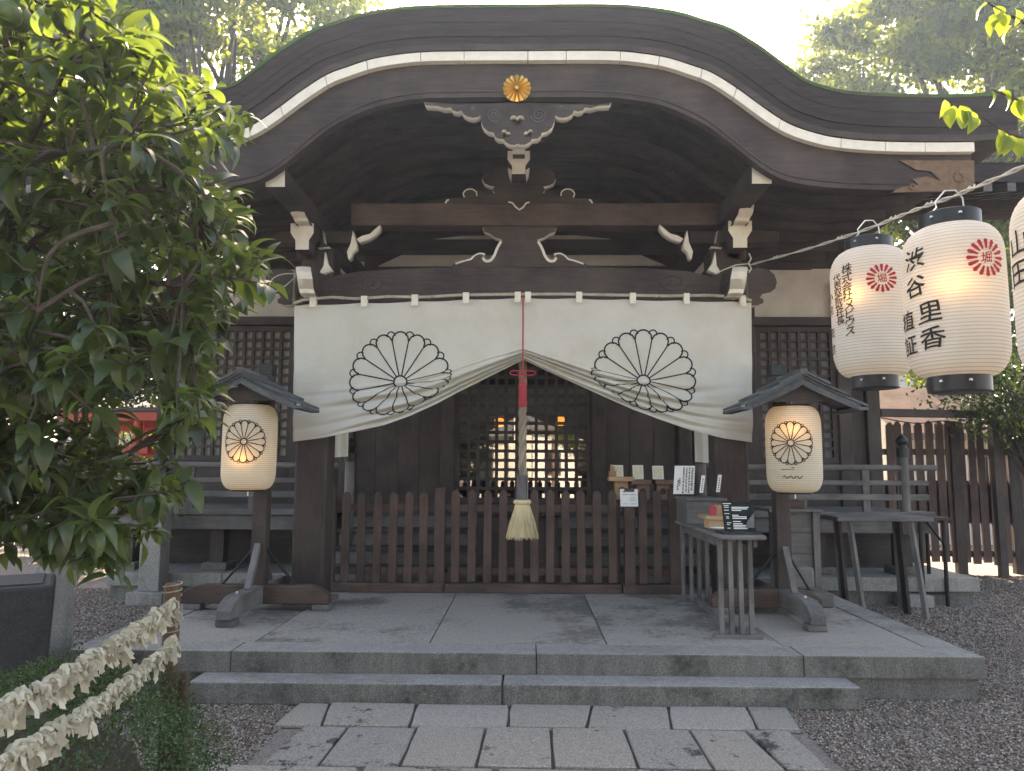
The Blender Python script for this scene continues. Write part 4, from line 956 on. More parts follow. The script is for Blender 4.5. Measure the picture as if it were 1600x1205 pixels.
# the rope they hang on
A_ = at(1172, 414, 6.4); pts = [A_]; rp = []
for px, py, Y in ((1265, 388, 5.2), (1355, 358, 4.06), (1425, 330, 3.6), (1492, 306, 3.2), (1600, 260, 2.8), (1708, 214, 2.55), (1900, 120, 1.85)): pts.append(at(px, py, Y))
cur = catmull(pts, 8)
lr = thing('lantern_rope', 'pale cord running from the right pillar bracket with three lanterns', 'rope', tuple(A_))
for s in (0, 1): part('cord_strand', MB().tube([p + Vector((.006*math.cos(i*1.1+s*3.14), 0, .006*math.sin(i*1.1+s*3.14))) for i, p in enumerate(cur)], .0042, 6), 'string', lr, smooth=True)
for i in (4, 12, 20, 27, 34, 41): part('tie_knot', MB().tube([cur[i]+Vector((-.012, 0, .0)), cur[i]+Vector((0, 0, .014)), cur[i]+Vector((.014, 0, .006)), cur[i]+Vector((.022, 0, .024))], .004, 5), 'string', lr)
part('tie_loop', MB().tube([at(1172, y, 6.36) + Vector((dx, 0, 0)) for y, dx in ((396, -.01), (404, .01), (412, -.015), (420, .012), (426, -.01))], .006, 6).tube([at(x, y, 6.38) for x, y in ((1172, 412), (1150, 414), (1130, 422), (1118, 428))], .005, 5), 'string', lr)
lc = thing('loose_cord', 'loose pale cord looping off the left pillar bracket', 'cord', tuple(at(440, 440, 6.5)))
part('cord_strand', MB().tube(catmull([at(x, y, 6.5) for x, y in ((462, 428), (445, 428), (428, 434), (421, 446), (424, 456), (432, 460))], 5), .005, 6).tube(catmull([at(x, y, 6.5) for x, y in ((462, 432), (448, 445), (432, 455), (415, 462), (402, 472))], 5), .005, 6), 'string', lc)

# ================================================================== tables and things set out on the right
tb = thing('slatted_table', 'narrow weathered table on upright slats running back toward the fence', 'table', (1.62, 6.2, PZ))
def tz(px, py, Y): return at(px, py, Y)
f0, f1 = at(1128, 996, 5.52), at(1176, 996, 5.52); ztop = at(1160, 836, 5.5).z
tx0, tx1 = at(1108, 838, 5.5).x, at(1196, 838, 5.5).x
part('table_top', MB().box(tx0+.06, tx1, 5.46, 7.05, ztop-.035, ztop), 'grey_y', tb, bevel=.014)
part('apron', MB().box(tx0+.1, tx0+.13, 5.6, 6.95, ztop-.1, ztop-.036).box(tx1-.06, tx1-.03, 5.6, 6.95, ztop-.1, ztop-.036), 'grey_y', tb)
for Y in (5.56, 6.86):
    for i in range(4):
        x = tx0+.09+i*.072; part('leg_slat', MB().box(x-.017, x+.017, Y-.017, Y+.017, PZ+.028, ztop-.037), 'grey_z', tb, bevel=.003)
    part('foot_bar', MB().box(tx0+.03, tx1-.03, Y-.035, Y+.035, PZ-.002, PZ+.027), 'grey_x', tb, bevel=.004)
part('stretcher', MB().box(tx0+.18, tx0+.22, 5.6, 6.86, PZ+.028, PZ+.068), 'grey_y', tb)
# things on it
def on(z): return z
bx = thing('amulet_box', 'long weathered wooden box at the far end of the slatted table', 'box', (1.6, 6.7, ztop))
a, b = at(1064, 800, 6.75), at(1137, 800, 6.45)
part('box_body', MB().box(a.x, b.x, 6.5, 6.95, ztop+.001, ztop+.20), 'grey_x', bx, bevel=.006)
part('box_rim', MB().box(a.x-.012, b.x+.012, 6.485, 6.965, ztop+.20, ztop+.222), 'grey_x', bx, bevel=.004)
zt = ztop+.224
def card(name, label, cat, px0, px1, py0, py1, Y, mat, lean=.0, group=None, th=.006):
    p0, p1 = at(px0, py1, Y), at(px1, py0, Y); t = thing(name, label, cat, ((p0.x+p1.x)/2, Y, p0.z), group)
    d = lean; mb = MB().add([(p0.x+d*0, Y, p0.z), (p1.x, Y, p0.z), (p1.x+d, Y+.03, p1.z), (p0.x+d, Y+.03, p1.z), (p0.x, Y+th, p0.z), (p1.x, Y+th, p0.z), (p1.x+d, Y+.03+th, p1.z), (p0.x+d, Y+.03+th, p1.z)], [(0, 1, 2, 3), (7, 6, 5, 4), (0, 4, 5, 1), (2, 6, 7, 3), (1, 5, 6, 2), (0, 3, 7, 4)])
    part('board', mb, mat, t); return t, p0, p1
def strokes(t, p0, p1, Y, items, mat='ink', lean=0):
    mb = MB(); wd, ht = p1.x-p0.x, p1.z-p0.z
    for u0, v0, u1, v1 in items:
        ym = Y - .0035 + .03*min(v0, v1); x0, x1, z0, z1 = p0.x+u0*wd, p0.x+u1*wd, p0.z+v0*ht, p0.z+v1*ht
        ya, yb_ = Y+.03*v0-.0015, Y+.03*v1-.0015
        mb.add([(x0+lean*v0, ya, z0), (x1+lean*v0, ya, z0), (x1+lean*v1, yb_, z1), (x0+lean*v1, yb_, z1)], [(0, 1, 2, 3)])
    part('printed_lines', mb, mat, t)
t, p0, p1 = card('notice_board', 'white board with columns of black handwriting standing behind the fence', 'sign', 1052, 1083, 728, 772, 6.9, 'white_card', .025)
it = []
for ci, (u, top_, bot) in enumerate(((.88, .92, .12), (.74, .94, .05), (.60, .93, .08), (.46, .94, .05), (.28, .55, .3), (.20, .5, .12))):
    v = top_
    while v > bot: h = random.uniform(.02, .045); wd_ = .05 if ci != 0 else .065; it.append((u-wd_*random.uniform(.5, 1), v-h, u+wd_*random.uniform(.5, 1), v)); v -= h+random.uniform(.012, .03)
strokes(t, p0, p1, 6.9, it, lean=.025)
for i, (x0, x1, y0, y1, L_) in enumerate(((1093, 1098, 743, 770, .03), (1119, 1124, 742, 769, .03))):
    t, p0, p1 = card('paper_strip', ['left of two leaning white paper strips standing on the wooden box', 'right of two leaning white paper strips standing on the wooden box'][i], 'paper strip', x0, x1, y0, y1, 6.7, 'white_card', L_, 'paper strips on the box')
    strokes(t, p0, p1, 6.7, [(.35, .1+.13*k, .65, .17+.13*k) for k in range(6)], lean=L_)
sm = thing('offering_tray', 'small pale wooden tray holding red and pink charms on the table', 'tray', (1.7, 6.0, ztop))
a, b = at(1096, 812, 6.1), at(1134, 812, 6.1)
part('tray_base', MB().box(a.x+.04, b.x-.03, 6.0, 6.18, ztop+.001, ztop+.075), 'pale_x', sm, bevel=.003); part('tray_top', MB().box(a.x, b.x, 5.96, 6.22, ztop+.076, ztop+.105), 'pale_x', sm, bevel=.004)
for i, c_ in enumerate(('redcord', 'pale_x', 'pale_x', 'redcord')):
    x = a.x+.05+.035*i; part('charm', MB().prism([(x, ztop+.106), (x+.05, ztop+.106), (x+.055, ztop+.17), (x+.025, ztop+.19), (x, ztop+.165)], 6.02+.03*i, 6.04+.03*i), c_, sm)
dish = thing('white_dish', 'white dish beside the small wooden tray on the table', 'dish', (1.74, 5.95, ztop)); part('dish_body', MB().lathe([(.03, .001), (.07, .008), (.085, .02), (.08, .02), (.06, .011), (.001, .009)], (at(1127, 815, 5.9).x, 5.9, ztop), 24), 'white_card', dish, smooth=True)
mn, p0, p1 = card('menu_board', 'black printed board with white lines at the near end of the table', 'sign', 1132, 1180, 785, 829, 5.62, 'screen', -.01)
part('stand_base', MB().box(p0.x-.04, p1.x+.02, 5.53, 5.74, ztop+.001, ztop+.018), 'black', mn, bevel=.004)
it = [(.03, .93, .3, .955)]
for v0, ws in ((.80, (.85, .8, .6)), (.52, (.5, .75, .75)), (.3, (.55,)), (.22, (.6, .78, .7, .74))):
    for k, u1 in enumerate(ws): it.append((.30, v0-.055*k, u1, v0-.055*k+.028))
for v0 in (.86, .8, .7, .58, .47, .42, .26, .2, .07): it.append((.06 if v0 > .5 else .1, v0, .18+.06*random.random(), v0+.022))
strokes(mn, p0, p1, 5.62, it, 'white_card', -.01)
part('leaf_picture', MB().prism([(p1.x-.075, p0.z+.02), (p1.x-.012, p0.z+.02), (p1.x-.015, p0.z+.13), (p1.x-.04, p0.z+.10), (p1.x-.07, p0.z+.06)], 5.612, 5.6145), 'tile', mn)
# notice fixed to the fence (its code is left out)
t, p0, p1 = card('fence_notice', 'small white notice with grey print fixed on the picket fence', 'sign', 969.5, 997, 764.5, 791.5, 7.40, 'white_card', 0)
strokes(t, p0, p1, 7.40, [(.34, .82, .78, .89), (.12, .66, .42, .69), (.5, .66, .88, .69), (.55, .52, .85, .54), (.5, .42, .9, .44), (.55, .32, .85, .34), (.15, .14, .4, .16), (.55, .14, .9, .16)], 'tile'); strokes(t, p0, p1, 7.40, [(.18, .8, .27, .9)], 'lacquer')
# shelf table behind the fence with three offering stands
st = thing('side_table', 'plain dark table behind the right picket fence carrying offering stands', 'table', (1.35, 7.95, PZ))
zs = 1.17; part('table_top', MB().box(.92, 1.86, 7.72, 8.0, zs-.03, zs), 'brown_x', st, bevel=.005)
for x in (.96, 1.82):
    for yy_ in (7.75, 7.82): part('leg', MB().box(x-.02, x+.02, yy_-.02, yy_+.02, PZ, zs-.031), 'brown_z', st)
def sanbo(i, px, py, label, mat):
    Y = 7.85; c = at(px, py, Y); t = thing('offering_stand', label, 'offering stand', (c.x, Y, zs), 'offering stands with cards')
    zt_ = c.z; part('stand_body', MB().box(c.x-.065, c.x+.065, Y-.07, Y+.07, zs+.001, zt_-.03), mat, t, bevel=.003)
    part('dark_disc', MB().lathe([(.032, 0), (.03, .004)], n=14), 'black', t, loc=(0, -.0715, (zt_-zs)*.45), rot=(R(90), 0, 0))  # black disc painted for the dark of an opening, nothing is cut
    part('tray', MB().box(c.x-.125, c.x+.125, Y-.12, Y+.12, zt_-.03, zt_-.016).box(c.x-.125, c.x+.125, Y-.12, Y-.112, zt_-.016, zt_+.012).box(c.x-.125, c.x+.125, Y+.112, Y+.12, zt_-.016, zt_+.012).box(c.x-.125, c.x-.117, Y-.112, Y+.112, zt_-.016, zt_+.012).box(c.x+.117, c.x+.125, Y-.112, Y+.112, zt_-.016, zt_+.012), mat, t)
    return t
sanbo(0, 970, 747, 'pale wooden offering stand, leftmost of three behind the fence', 'pale_x'); sanbo(1, 1003, 752, 'brown wooden offering stand, middle of three behind the fence', 'tan_x'); sanbo(2, 1034, 752, 'brown wooden offering stand, rightmost of three behind the fence', 'tan_x')
for i, (x0, x1, y0, y1) in enumerate(((958, 974, 727, 745), (989, 1005.5, 727, 749), (1020, 1037, 728, 749))):
    t, p0, p1 = card('offering_card', 'cream printed card on the %s offering stand' % ['leftmost', 'middle', 'rightmost'][i], 'card', x0, x1, y0, y1, 7.82, 'white_card', 0, 'cards on the offering stands')
    part('picture', MB().add([(p0.x+.012, 7.8175+.003, p0.z+.012), (p1.x-.012, 7.8175+.003, p0.z+.012), (p1.x-.012, 7.8175+.026, p1.z-.012), (p0.x+.012, 7.8175+.026, p1.z-.012)], [(0, 1, 2, 3)]), 'cream_card', t)
wd_ = thing('wooden_charm', 'small pale wooden figure standing on the leftmost offering stand', 'figure', tuple(at(956, 744, 7.76)))
c = at(957, 744, 7.76); part('block', MB().box(c.x-.035, c.x+.035, 7.74, 7.8, c.z-.005, c.z+.05), 'pale_x', wd_, bevel=.004); part('upper_block', MB().box(c.x-.022, c.x+.022, 7.75, 7.79, c.z+.05, c.z+.10), 'pale_x', wd_, bevel=.004); part('knob', MB().lathe([(.01, 0), (.012, .01), (.006, .022)], (c.x-.01, 7.77, c.z+.1), 8), 'pale_x', wd_)

# cabinet, trestle bench, folding table, block on the right of the porch
cb = thing('plank_cabinet', 'tall weathered plank cabinet behind the right lantern stand', 'cabinet', (2.75, 7.6, PZ))
YC_ = 7.35; a, b = at(1225, 800, YC_), at(1277, 800, YC_); zt, zb = at(1240, 800, YC_).z, PZ
for k in range(4):
    h = (zt-zb)/4; part('plank', MB().box(a.x+.0, b.x-.06, YC_+random.uniform(0, .006), YC_+.04, zb+k*h+.003, zb+(k+1)*h-.003), 'grey_x', cb)
part('cabinet_body', MB().box(a.x+.01, b.x-.01, YC_+.045, YC_+.5, zb, zt-.01), 'grey_z', cb)
part('corner_post', MB().box(b.x-.057, b.x+.008, YC_-.03, YC_+.05, zb, zt), 'grey_z', cb, bevel=.004); part('lid', MB().box(a.x-.16, b.x+.03, YC_-.06, YC_+.55, zt+.001, zt+.028), 'grey_x', cb, bevel=.004)
sb = thing('small_wood_box', 'small brown wooden box on the plank cabinet under the right lantern', 'box', (2.7, 7.4, zt)); p = at(1244, 793, 7.35); part('box_body', MB().box(p.x-.10, p.x+.08, 7.34, 7.5, zt+.029, zt+.095), 'brown_x', sb, bevel=.004); part('lid', MB().box(p.x-.105, p.x+.085, 7.335, 7.505, zt+.096, zt+.106), 'brown_x', sb)
wb = thing('wood_block', 'rounded weathered wooden block at the foot of the plank cabinet', 'block', tuple(at(1245, 950, 7.0)))
p = at(1250, 945, 6.95); part('upper_log', MB().box(p.x-.16, p.x+.13, 6.9, 7.1, PZ+.13, PZ+.33), 'grey_x', wb, bevel=.03); part('lower_log', MB().box(p.x-.2, p.x+.24, 6.75, 7.15, PZ, PZ+.125), 'grey_x', wb, bevel=.025)
tr = thing('trestle_bench', 'weathered plank bench on splayed trestle legs beside the hall', 'bench', (3.6, 7.9, 0))
YT = 7.9; a, b = at(1296, 808, YT), at(1443, 808, YT); zt = at(1360, 806, YT).z
part('bench_top', MB().box(a.x, b.x, YT-.2, YT+.25, zt-.045, zt), 'grey_x', tr, bevel=.008)
for px, sg in ((1318, 1), (1412, 1)):
    p = at(px, 815, YT)
    for yy_ in (YT-.14, YT+.18): part('leg', MB().beam((p.x, yy_, zt-.05), (p.x+.07, yy_+(-.08 if yy_ < YT else .08), 0.0), .06, .04), 'grey_z', tr)
    part('leg_panel', MB().beam((p.x-.05, YT+.02, zt-.05), (p.x-.0, YT+.02, 0.02), .1, .03), 'dark_z', tr)
ft = thing('folding_table', 'black thin-legged folding table beside the trestle bench', 'table', (4.9, 8.6, 0))
YQ = 8.5; a, b = at(1440, 812, YQ), at(1478, 812, YQ); zt = at(1450, 808, YQ).z
part('table_top', MB().box(a.x-.1, b.x, YQ-.1, YQ+.35, zt-.03, zt), 'dark_x', ft)
for x in (a.x-.05, b.x-.06):
    for yy_ in (YQ-.05, YQ+.3): part('leg', MB().tube([(x, yy_, zt-.03), (x, yy_, 0)], .022, 8), 'iron', ft)
part('stay', MB().tube([(b.x-.06, YQ-.05, zt-.3), (a.x+.02, YQ-.05, zt-.04)], .012, 6).tube([(a.x-.05, YQ-.05, .14), (b.x-.06, YQ-.05, .14)], .012, 6), 'iron', ft)
gs = thing('granite_block', 'low granite block on the gravel under the trestle bench end', 'stone', tuple(at(1430, 945, 8.2))); p = atz(1430, 948, 0); part('block', MB().box(p.x-.18, p.x+.16, p.y-.1, p.y+.3, 0, .13), 'granite', gs, bevel=.012)
# plain white cloths hanging inside, left and right
for i, (x0, x1, y0, y1) in enumerate(((508, 545, 660, 716), (1086, 1126, 655, 722))):
    Y = 8.0; p0, p1 = at(x0, y1, Y), at(x1, y0, Y); t = thing('hanging_cloth', ['short white cloth hanging behind the left porch pillar', 'short white cloth hanging behind the right porch pillar'][i], 'cloth', (p0.x, Y, p0.z), 'white cloths behind the pillars')
    part('cloth_panel', MB().grid([[(p0.x+(p1.x-p0.x)*a_/10, Y+.012*math.sin(a_*1.5+b_*.3), p0.z+(p1.z+.5-p0.z)*b_/6-.02*(i*2-1)*(a_/10)*(b_ == 0)) for b_ in range(7)] for a_ in range(11)]), 'white_cloth', t, smooth=True)
    part('cloth_rod', MB().tube([(p0.x-.1, Y, p1.z+.5), (p1.x+.1, Y, p1.z+.5)], .012, 8), 'bamboo', t)

# ================================================================== right background
def picketwall(label, P0, P1, pitch, wd, h, mat, thing_name='tall_fence', extra=True, grp=None):
    P0, P1 = Vector(P0), Vector(P1); L_ = (P1-P0).length; d = (P1-P0).normalized(); ang = math.atan2(d.y, d.x); n = int(L_/pitch)
    t = thing(thing_name, label, 'fence', tuple(P0), grp); me = picket_mesh(wd, h, .03, .05, mat)
    for i in range(n): obj('picket', me, t, loc=d*(pitch*(i+.5))+Vector((0, 0, random.uniform(.12, .16))), rot=(0, random.uniform(-.012, .012), ang))
    nrm = Vector((-d.y, d.x, 0))
    for z, hh in ((.28, .09), (h-.30, .09)): part('rail', MB().beam(P0+nrm*.03+Vector((0, 0, z)), P1+nrm*.03+Vector((0, 0, z)), .05, hh), mat, t, loc=-P0)
    return t, d, nrm
fz = 11.15; P0 = at(1374, 890, fz); P0.z = 0; P1 = Vector((10.2, 10.9, 0))
t, d, nrm = picketwall('tall dark picket fence on the right with light showing between its boards', P0, P1, .145, .108, 2.05, 'brown_z')
part('middle_board', MB().beam(P0+nrm*.05+Vector((0, 0, 1.02)), P1+nrm*.05+Vector((0, 0, 1.02)), .02, .62), 'dark_x', t, loc=-P0)
for px in (1500, 1590): p = at(px, 880, fz-.05); part('fence_post', MB().box(p.x-.07, p.x+.07, fz-.13, fz-.04, 0, 2.2), 'dark_z', t, loc=-P0)
gb = thing('timber_rail', 'dark horizontal timber running from the hall corner above the tall fence', 'beam', tuple(at(1378, 645, 10.4)))
a, b = at(1374, 645, 10.3), at(1552, 648, 10.6); part('beam', MB().beam(a, b, .09, .11), 'dark_x', gb, bevel=.006); part('hanging_cable', MB().tube(catmull([a+Vector((0, -.03, -.07)), a.lerp(b, .3)+Vector((0, -.03, -.14)), a.lerp(b, .55)+Vector((0, -.03, -.1)), a.lerp(b, .8)+Vector((0, -.03, -.15)), b+Vector((0, -.03, -.08))], 6), .008, 5), 'iron', gb); part('rail_support', MB().box(b.x-.05, b.x+.05, b.y-.04, b.y+.05, 0, b.z+.05), 'dark_z', gb)
def house(name, label, x0, x1, y0, y1, h, rise, wall, roofm, ridge='x', cat='house', wins=(), grp=None, over=.5):
    t = thing(name, label, cat, ((x0+x1)/2, (y0+y1)/2, 0), grp)
    part('wall', MB().box(x0, x1, y0, y1, 0, h), wall, t)
    if ridge == 'x': prof = [(y0-over, h-.1), ((y0+y1)/2, h+rise), (y1+over, h-.1)]; f_ = lambda q, z, e: (e, q, z); e0, e1 = x0-over*.6, x1+over*.6
    else: prof = [(x0-over, h-.1), ((x0+x1)/2, h+rise), (x1+over, h-.1)]; f_ = lambda q, z, e: (q, e, z); e0, e1 = y0-over*.6, y1+over*.6
    vs_ = [f_(q, z, e) for e in (e0, e1) for q, z in prof] + [f_(q, z-.14, e) for e in (e0, e1) for q, z in prof]
    rf = part('roof', MB().add(vs_, [(0, 1, 4, 3), (1, 2, 5, 4), (6, 9, 10, 7), (7, 10, 11, 8), (0, 6, 7, 1), (1, 7, 8, 2), (3, 4, 10, 9), (4, 5, 11, 10), (0, 3, 9, 6), (2, 8, 11, 5)]), roofm, t)
    for e in (e0+.32, e1-.32): part('gable', MB().add([f_(prof[0][0]+over, h, e), f_(prof[2][0]-over, h, e), f_(prof[1][0], h+rise-.16, e)], [(0, 1, 2)]), wall, t)
    for (face, u, z, ww, hh) in wins:
        if face == 'n': bxs = (u-ww/2, u+ww/2, y1, y1+.05); g = (u-ww/2+.06, u+ww/2-.06, y1+.05, y1+.056)
        else: bxs = (u-ww/2, u+ww/2, y0-.05, y0); g = (u-ww/2+.06, u+ww/2-.06, y0-.056, y0-.05)
        wn = part('window', MB().box(*bxs, z, z+hh), 'tile', t); part('pane', MB().box(*g, z+.06, z+hh-.06), 'screen', wn)
    return t
# sunlit copper-roofed hut and pale building beyond the fence
house('small_hut', 'sunlit hut with copper-brown roof beyond the tall fence', 7.7, 11.2, 15.2, 18, 2.3, 1.0, 'housewall', 'copper', 'x', 'hut', (('s', 9.6, .9, .8, .9),))
house('pale_building', 'pale blue-grey building standing behind the copper-roofed hut', 9.5, 17, 24, 31, 5.2, 1.0, 'siding', 'tile', 'x', 'building', (('s', 11.5, 1.2, 1.4, 1.2), ('s', 14, 3.4, 1.4, 1.2)))
# ================================================================== left side: torii, fence, stones
def torii(p, q, h, label):
    p, q = Vector(p), Vector(q); t = thing('red_torii', label, 'torii', tuple((p+q)/2), 'vermilion torii gates'); d = (q-p).normalized()
    for b in (p, q):
        c = part('pillar', MB().tube([b+Vector((0, 0, .4)), b+Vector((0, 0, h))], .065, 14), 'vermilion', t, smooth=True)
        part('black_foot', MB().tube([b+Vector((0, 0, .0)), b+Vector((0, 0, .41))], .072, 14).tube([b, b+Vector((0, 0, .12))], .09, 14).tube([b+Vector((0, 0, .25)), b+Vector((0, 0, .29))], .082, 14), 'black', c, smooth=True)
    part('tie_beam', MB().beam(p-d*.2+Vector((0, 0, h-.42)), q+d*.2+Vector((0, 0, h-.42)), .08, .12), 'vermilion', t, bevel=.006)
    part('lintel', MB().beam(p-d*.36+Vector((0, 0, h+.06)), q+d*.36+Vector((0, 0, h+.06)), .12, .13), 'vermilion', t, bevel=.006)
    part('cap_beam', MB().beam(p-d*.42+Vector((0, 0, h+.155)), q+d*.42+Vector((0, 0, h+.155)), .17, .06), 'black', t, bevel=.006)
    part('strut', MB().beam((p+q)/2+Vector((0, 0, h-.36)), (p+q)/2+Vector((0, 0, h)), .06, .06), 'vermilion', t)
torii(atz(203, 893, 0), atz(110, 890, 0), 2.15, 'vermilion torii nearest the hall plinth seen through the leaves')
torii(atz(258, 862, 0), atz(168, 872, 0), 2.15, 'vermilion torii behind the nearest one beyond the leaves')
torii(atz(290, 845, 0), atz(205, 852, 0), 2.15, 'farthest vermilion torii half hidden by the hall')
picketwall('weathered board fence far left behind the foliage', (-13, 11.6, 0), (-7.6, 12.6, 0), .17, .14, 1.75, 'brown_z', 'board_fence')
house('white_outbuilding', 'white-walled outbuilding beyond the torii on the left', -12, -6.2, 19, 24, 3.0, 1.0, 'housewhite', 'tile', 'x', 'building', (('s', -9, 1.0, 1.2, 1.2),))
sp = thing('stone_post', 'square granite post on a block base left of the platform', 'post', tuple(atz(228, 948, 0)))
p = atz(228, 946, 0); part('shaft', MB().box(p.x-.115, p.x+.115, p.y+.02, p.y+.25, .14, 1.25), 'granite', sp, bevel=.012); part('base', MB().box(p.x-.2, p.x+.2, p.y-.06, p.y+.33, 0, .142), 'granite', sp, bevel=.015); part('cap', MB().prism([(p.x-.14, 1.25), (p.x+.14, 1.25), (p.x+.14, 1.3), (p.x, 1.4), (p.x-.14, 1.3)], p.y-.0, p.y+.27), 'granite', sp)
sm_ = thing('stone_marker', 'pale leaning stone marker behind the dark trough', 'stone', (-3.5, 5.6, 0)); a, b = at(44, 880, 5.4), at(80, 880, 5.4)
part('stone', MB().prism([(a.x, 0), (b.x, 0), (b.x-.01, at(70, 852, 5.4).z), (b.x-.05, at(70, 846, 5.4).z), (a.x+.02, at(70, 900, 5.4).z)], 5.4, 5.75), 'granite', sm_, bevel=.02)
tg = thing('dark_trough', 'dark square stone trough at the left edge below the leaves', 'trough', (-3.2, 4.5, 0)); a, b = at(-70, 980, 4.45), at(80, 980, 4.45); zt = at(40, 912, 4.5).z
M['troughstone'] = stone('dark_basalt', (.03, .029, .028), (.06, .058, .055), (.018, .018, .017), 40, .6)
tg.location = (b.x, 4.45, 0); tg.rotation_euler = (0, 0, R(31))
part('basin', MB().prism([(-.72, 0), (-.02, 0), (0, zt-.04), (-.005, zt), (-.75, zt), (-.75, zt-.04)], 0, .6), 'troughstone', tg, bevel=.02, loc=(0, 0, 0))
part('rim', MB().box(-.68, -.06, .06, .54, zt, zt+.01), 'troughstone', tg, bevel=.005, loc=(0, 0, 0))
# ================================================================== fortune-slip ropes
fpY = 3.2; pt = at(270, 912, fpY); wp = thing('slip_rack_post', 'brown wooden post at lower left carrying two ropes of paper slips', 'post', (pt.x, fpY, 0))
M['pole_wood'] = wood('stripped_pole', (.05, .029, .02), (.105, .064, .044), 'z', .6, .5)
part('pole', MB().tube([(pt.x+.02, fpY, -.02), (pt.x+.012, fpY, .35), (pt.x+.004, fpY, .7), (pt.x, fpY, pt.z-.02), (pt.x, fpY, pt.z)], [.036, .035, .034, .034, .03], 14), 'pole_wood', wp, smooth=40)
q = at(286, 1052, fpY-.05); part('side_stake', MB().tube([(q.x+.01, fpY-.04, -.02), (q.x, fpY-.04, q.z)], [.026, .024], 10), 'pole_wood', wp, smooth=40)
for dz in (.05, .215): part('rope_lashing', MB().tube([(pt.x+.037*math.cos(t), fpY+.037*math.sin(t), pt.z-dz+.004*t) for t in np.linspace(0, 14, 40)], .003, 5), 'rope', wp)
def slip_mesh(seed):
    r = random.Random(seed); mb = MB()
    def strip(p, d, n_, L_, wd):
        p, d = Vector(p), Vector(d).normalized(); s_ = d.cross(Vector(n_)).normalized(); P = []
        for i in range(5):
            t = i/4; c = p + d*L_*t + Vector((r.uniform(-.004, .004), r.uniform(-.006, .006), -.012*t*t)); tw = s_*wd/2*(1-.1*t) + Vector((0, 0, r.uniform(-.004, .004)))
            P.append([c-tw, c+tw])
        mb.grid(P)
    wd = r.uniform(.016, .024)
    strip((0, 0, 0), (r.uniform(-.5, .5), r.uniform(-.6, .6), -1), (1, r.uniform(-.5, .5), 0), r.uniform(.04, .07), wd); strip((0, 0, 0), (r.uniform(-.6, .6), r.uniform(-.6, .6), -.8), (r.uniform(-1, 1), 1, 0), r.uniform(.035, .06), wd); strip((0, 0, .004), (r.uniform(-1, 1), r.uniform(-1, 1), .35), (0, .2, 1), r.uniform(.02, .04), wd)
    a = r.uniform(0, 3); mb.tube([(0.018*math.cos(q_)*math.cos(a), .018*math.cos(q_)*math.sin(a), .018*math.sin(q_)) for q_ in np.linspace(0, 6.28, 8)], .008, 4, cap=False)
    return mb.mesh('paper_slip', 'slip')
SLIPS = [slip_mesh(s) for s in range(10)]
def slip_rope(label, a, b, sag, gaps, n):
    a, b = Vector(a), Vector(b); t = thing('slip_rope', label, 'rope', tuple(a), 'ropes of tied fortune slips')
    pos = lambda s: a.lerp(b, s) + Vector((0, 0, -sag*4*s*(1-s)))
    part('cord', MB().tube([pos(i/24) for i in range(25)], .007, 6), 'string', t, smooth=True)
    for i in range(n):
        s = (i+random.random())/n
        if any(g0 < s < g1 for g0, g1 in gaps): continue
        p = pos(s) - a + Vector((random.uniform(-.006, .006), 0, random.uniform(-.014, .006)))
        obj('paper_slip', random.choice(SLIPS), t, loc=p, rot=(random.uniform(-.5, .5), random.uniform(-.5, .5), random.uniform(0, 6.28)), scale=random.uniform(.62, 1.05)*(1+.25*math.sin(s*47)))
E1 = at(-60, 1140, 1.62); E2 = at(-60, 1225, 1.68)
slip_rope('upper rope thick with tied white fortune slips at lower left', at(272, 940, fpY-.03), E1, .02, (), 190)
slip_rope('lower rope of tied white fortune slips with bare gaps', at(274, 1000, fpY-.03), E2, .03, ((.17, .2), (.42, .45)), 165)
part('pole', MB().tube([(E1.x, E1.y, -.02), (E1.x, E1.y, E1.z+.05)], .034, 12), 'pole_wood', wp, smooth=40)

# ================================================================== vegetation
def quads(C, Nrm, Dr, Ln, Wd, fold=.25):                # kite-shaped leaves, folded along the midrib: 2 quads each
    n = len(C); Dr = Dr/np.linalg.norm(Dr, axis=1)[:, None]; S = np.cross(Dr, Nrm); S /= np.linalg.norm(S, axis=1)[:, None]+1e-9; N2 = np.cross(S, Dr)
    Ln = Ln[:, None]; Wd = Wd[:, None]
    V = np.stack([C, C+Dr*Ln*.55-N2*Ln*.02, C+Dr*Ln-N2*Ln*.10, C+Dr*Ln*.45+S*Wd*.5+N2*Wd*fold, C+Dr*Ln*.45-S*Wd*.5+N2*Wd*fold], 1)
    f = np.array([(0, 1, 3), (1, 2, 3), (0, 4, 1), (1, 4, 2)])
    return V.reshape(-1, 3), (f[None]+5*np.arange(n)[:, None, None]).reshape(-1, 3)
def rvec(n):
    v = rng.normal(size=(n, 3)); return v/np.linalg.norm(v, axis=1)[:, None]
def crown_clumps(c, rad, k, shell=.45):
    v = rvec(k); r = rng.uniform(shell, 1, k)**.7
    return np.array(c) + v*r[:, None]*np.array(rad)
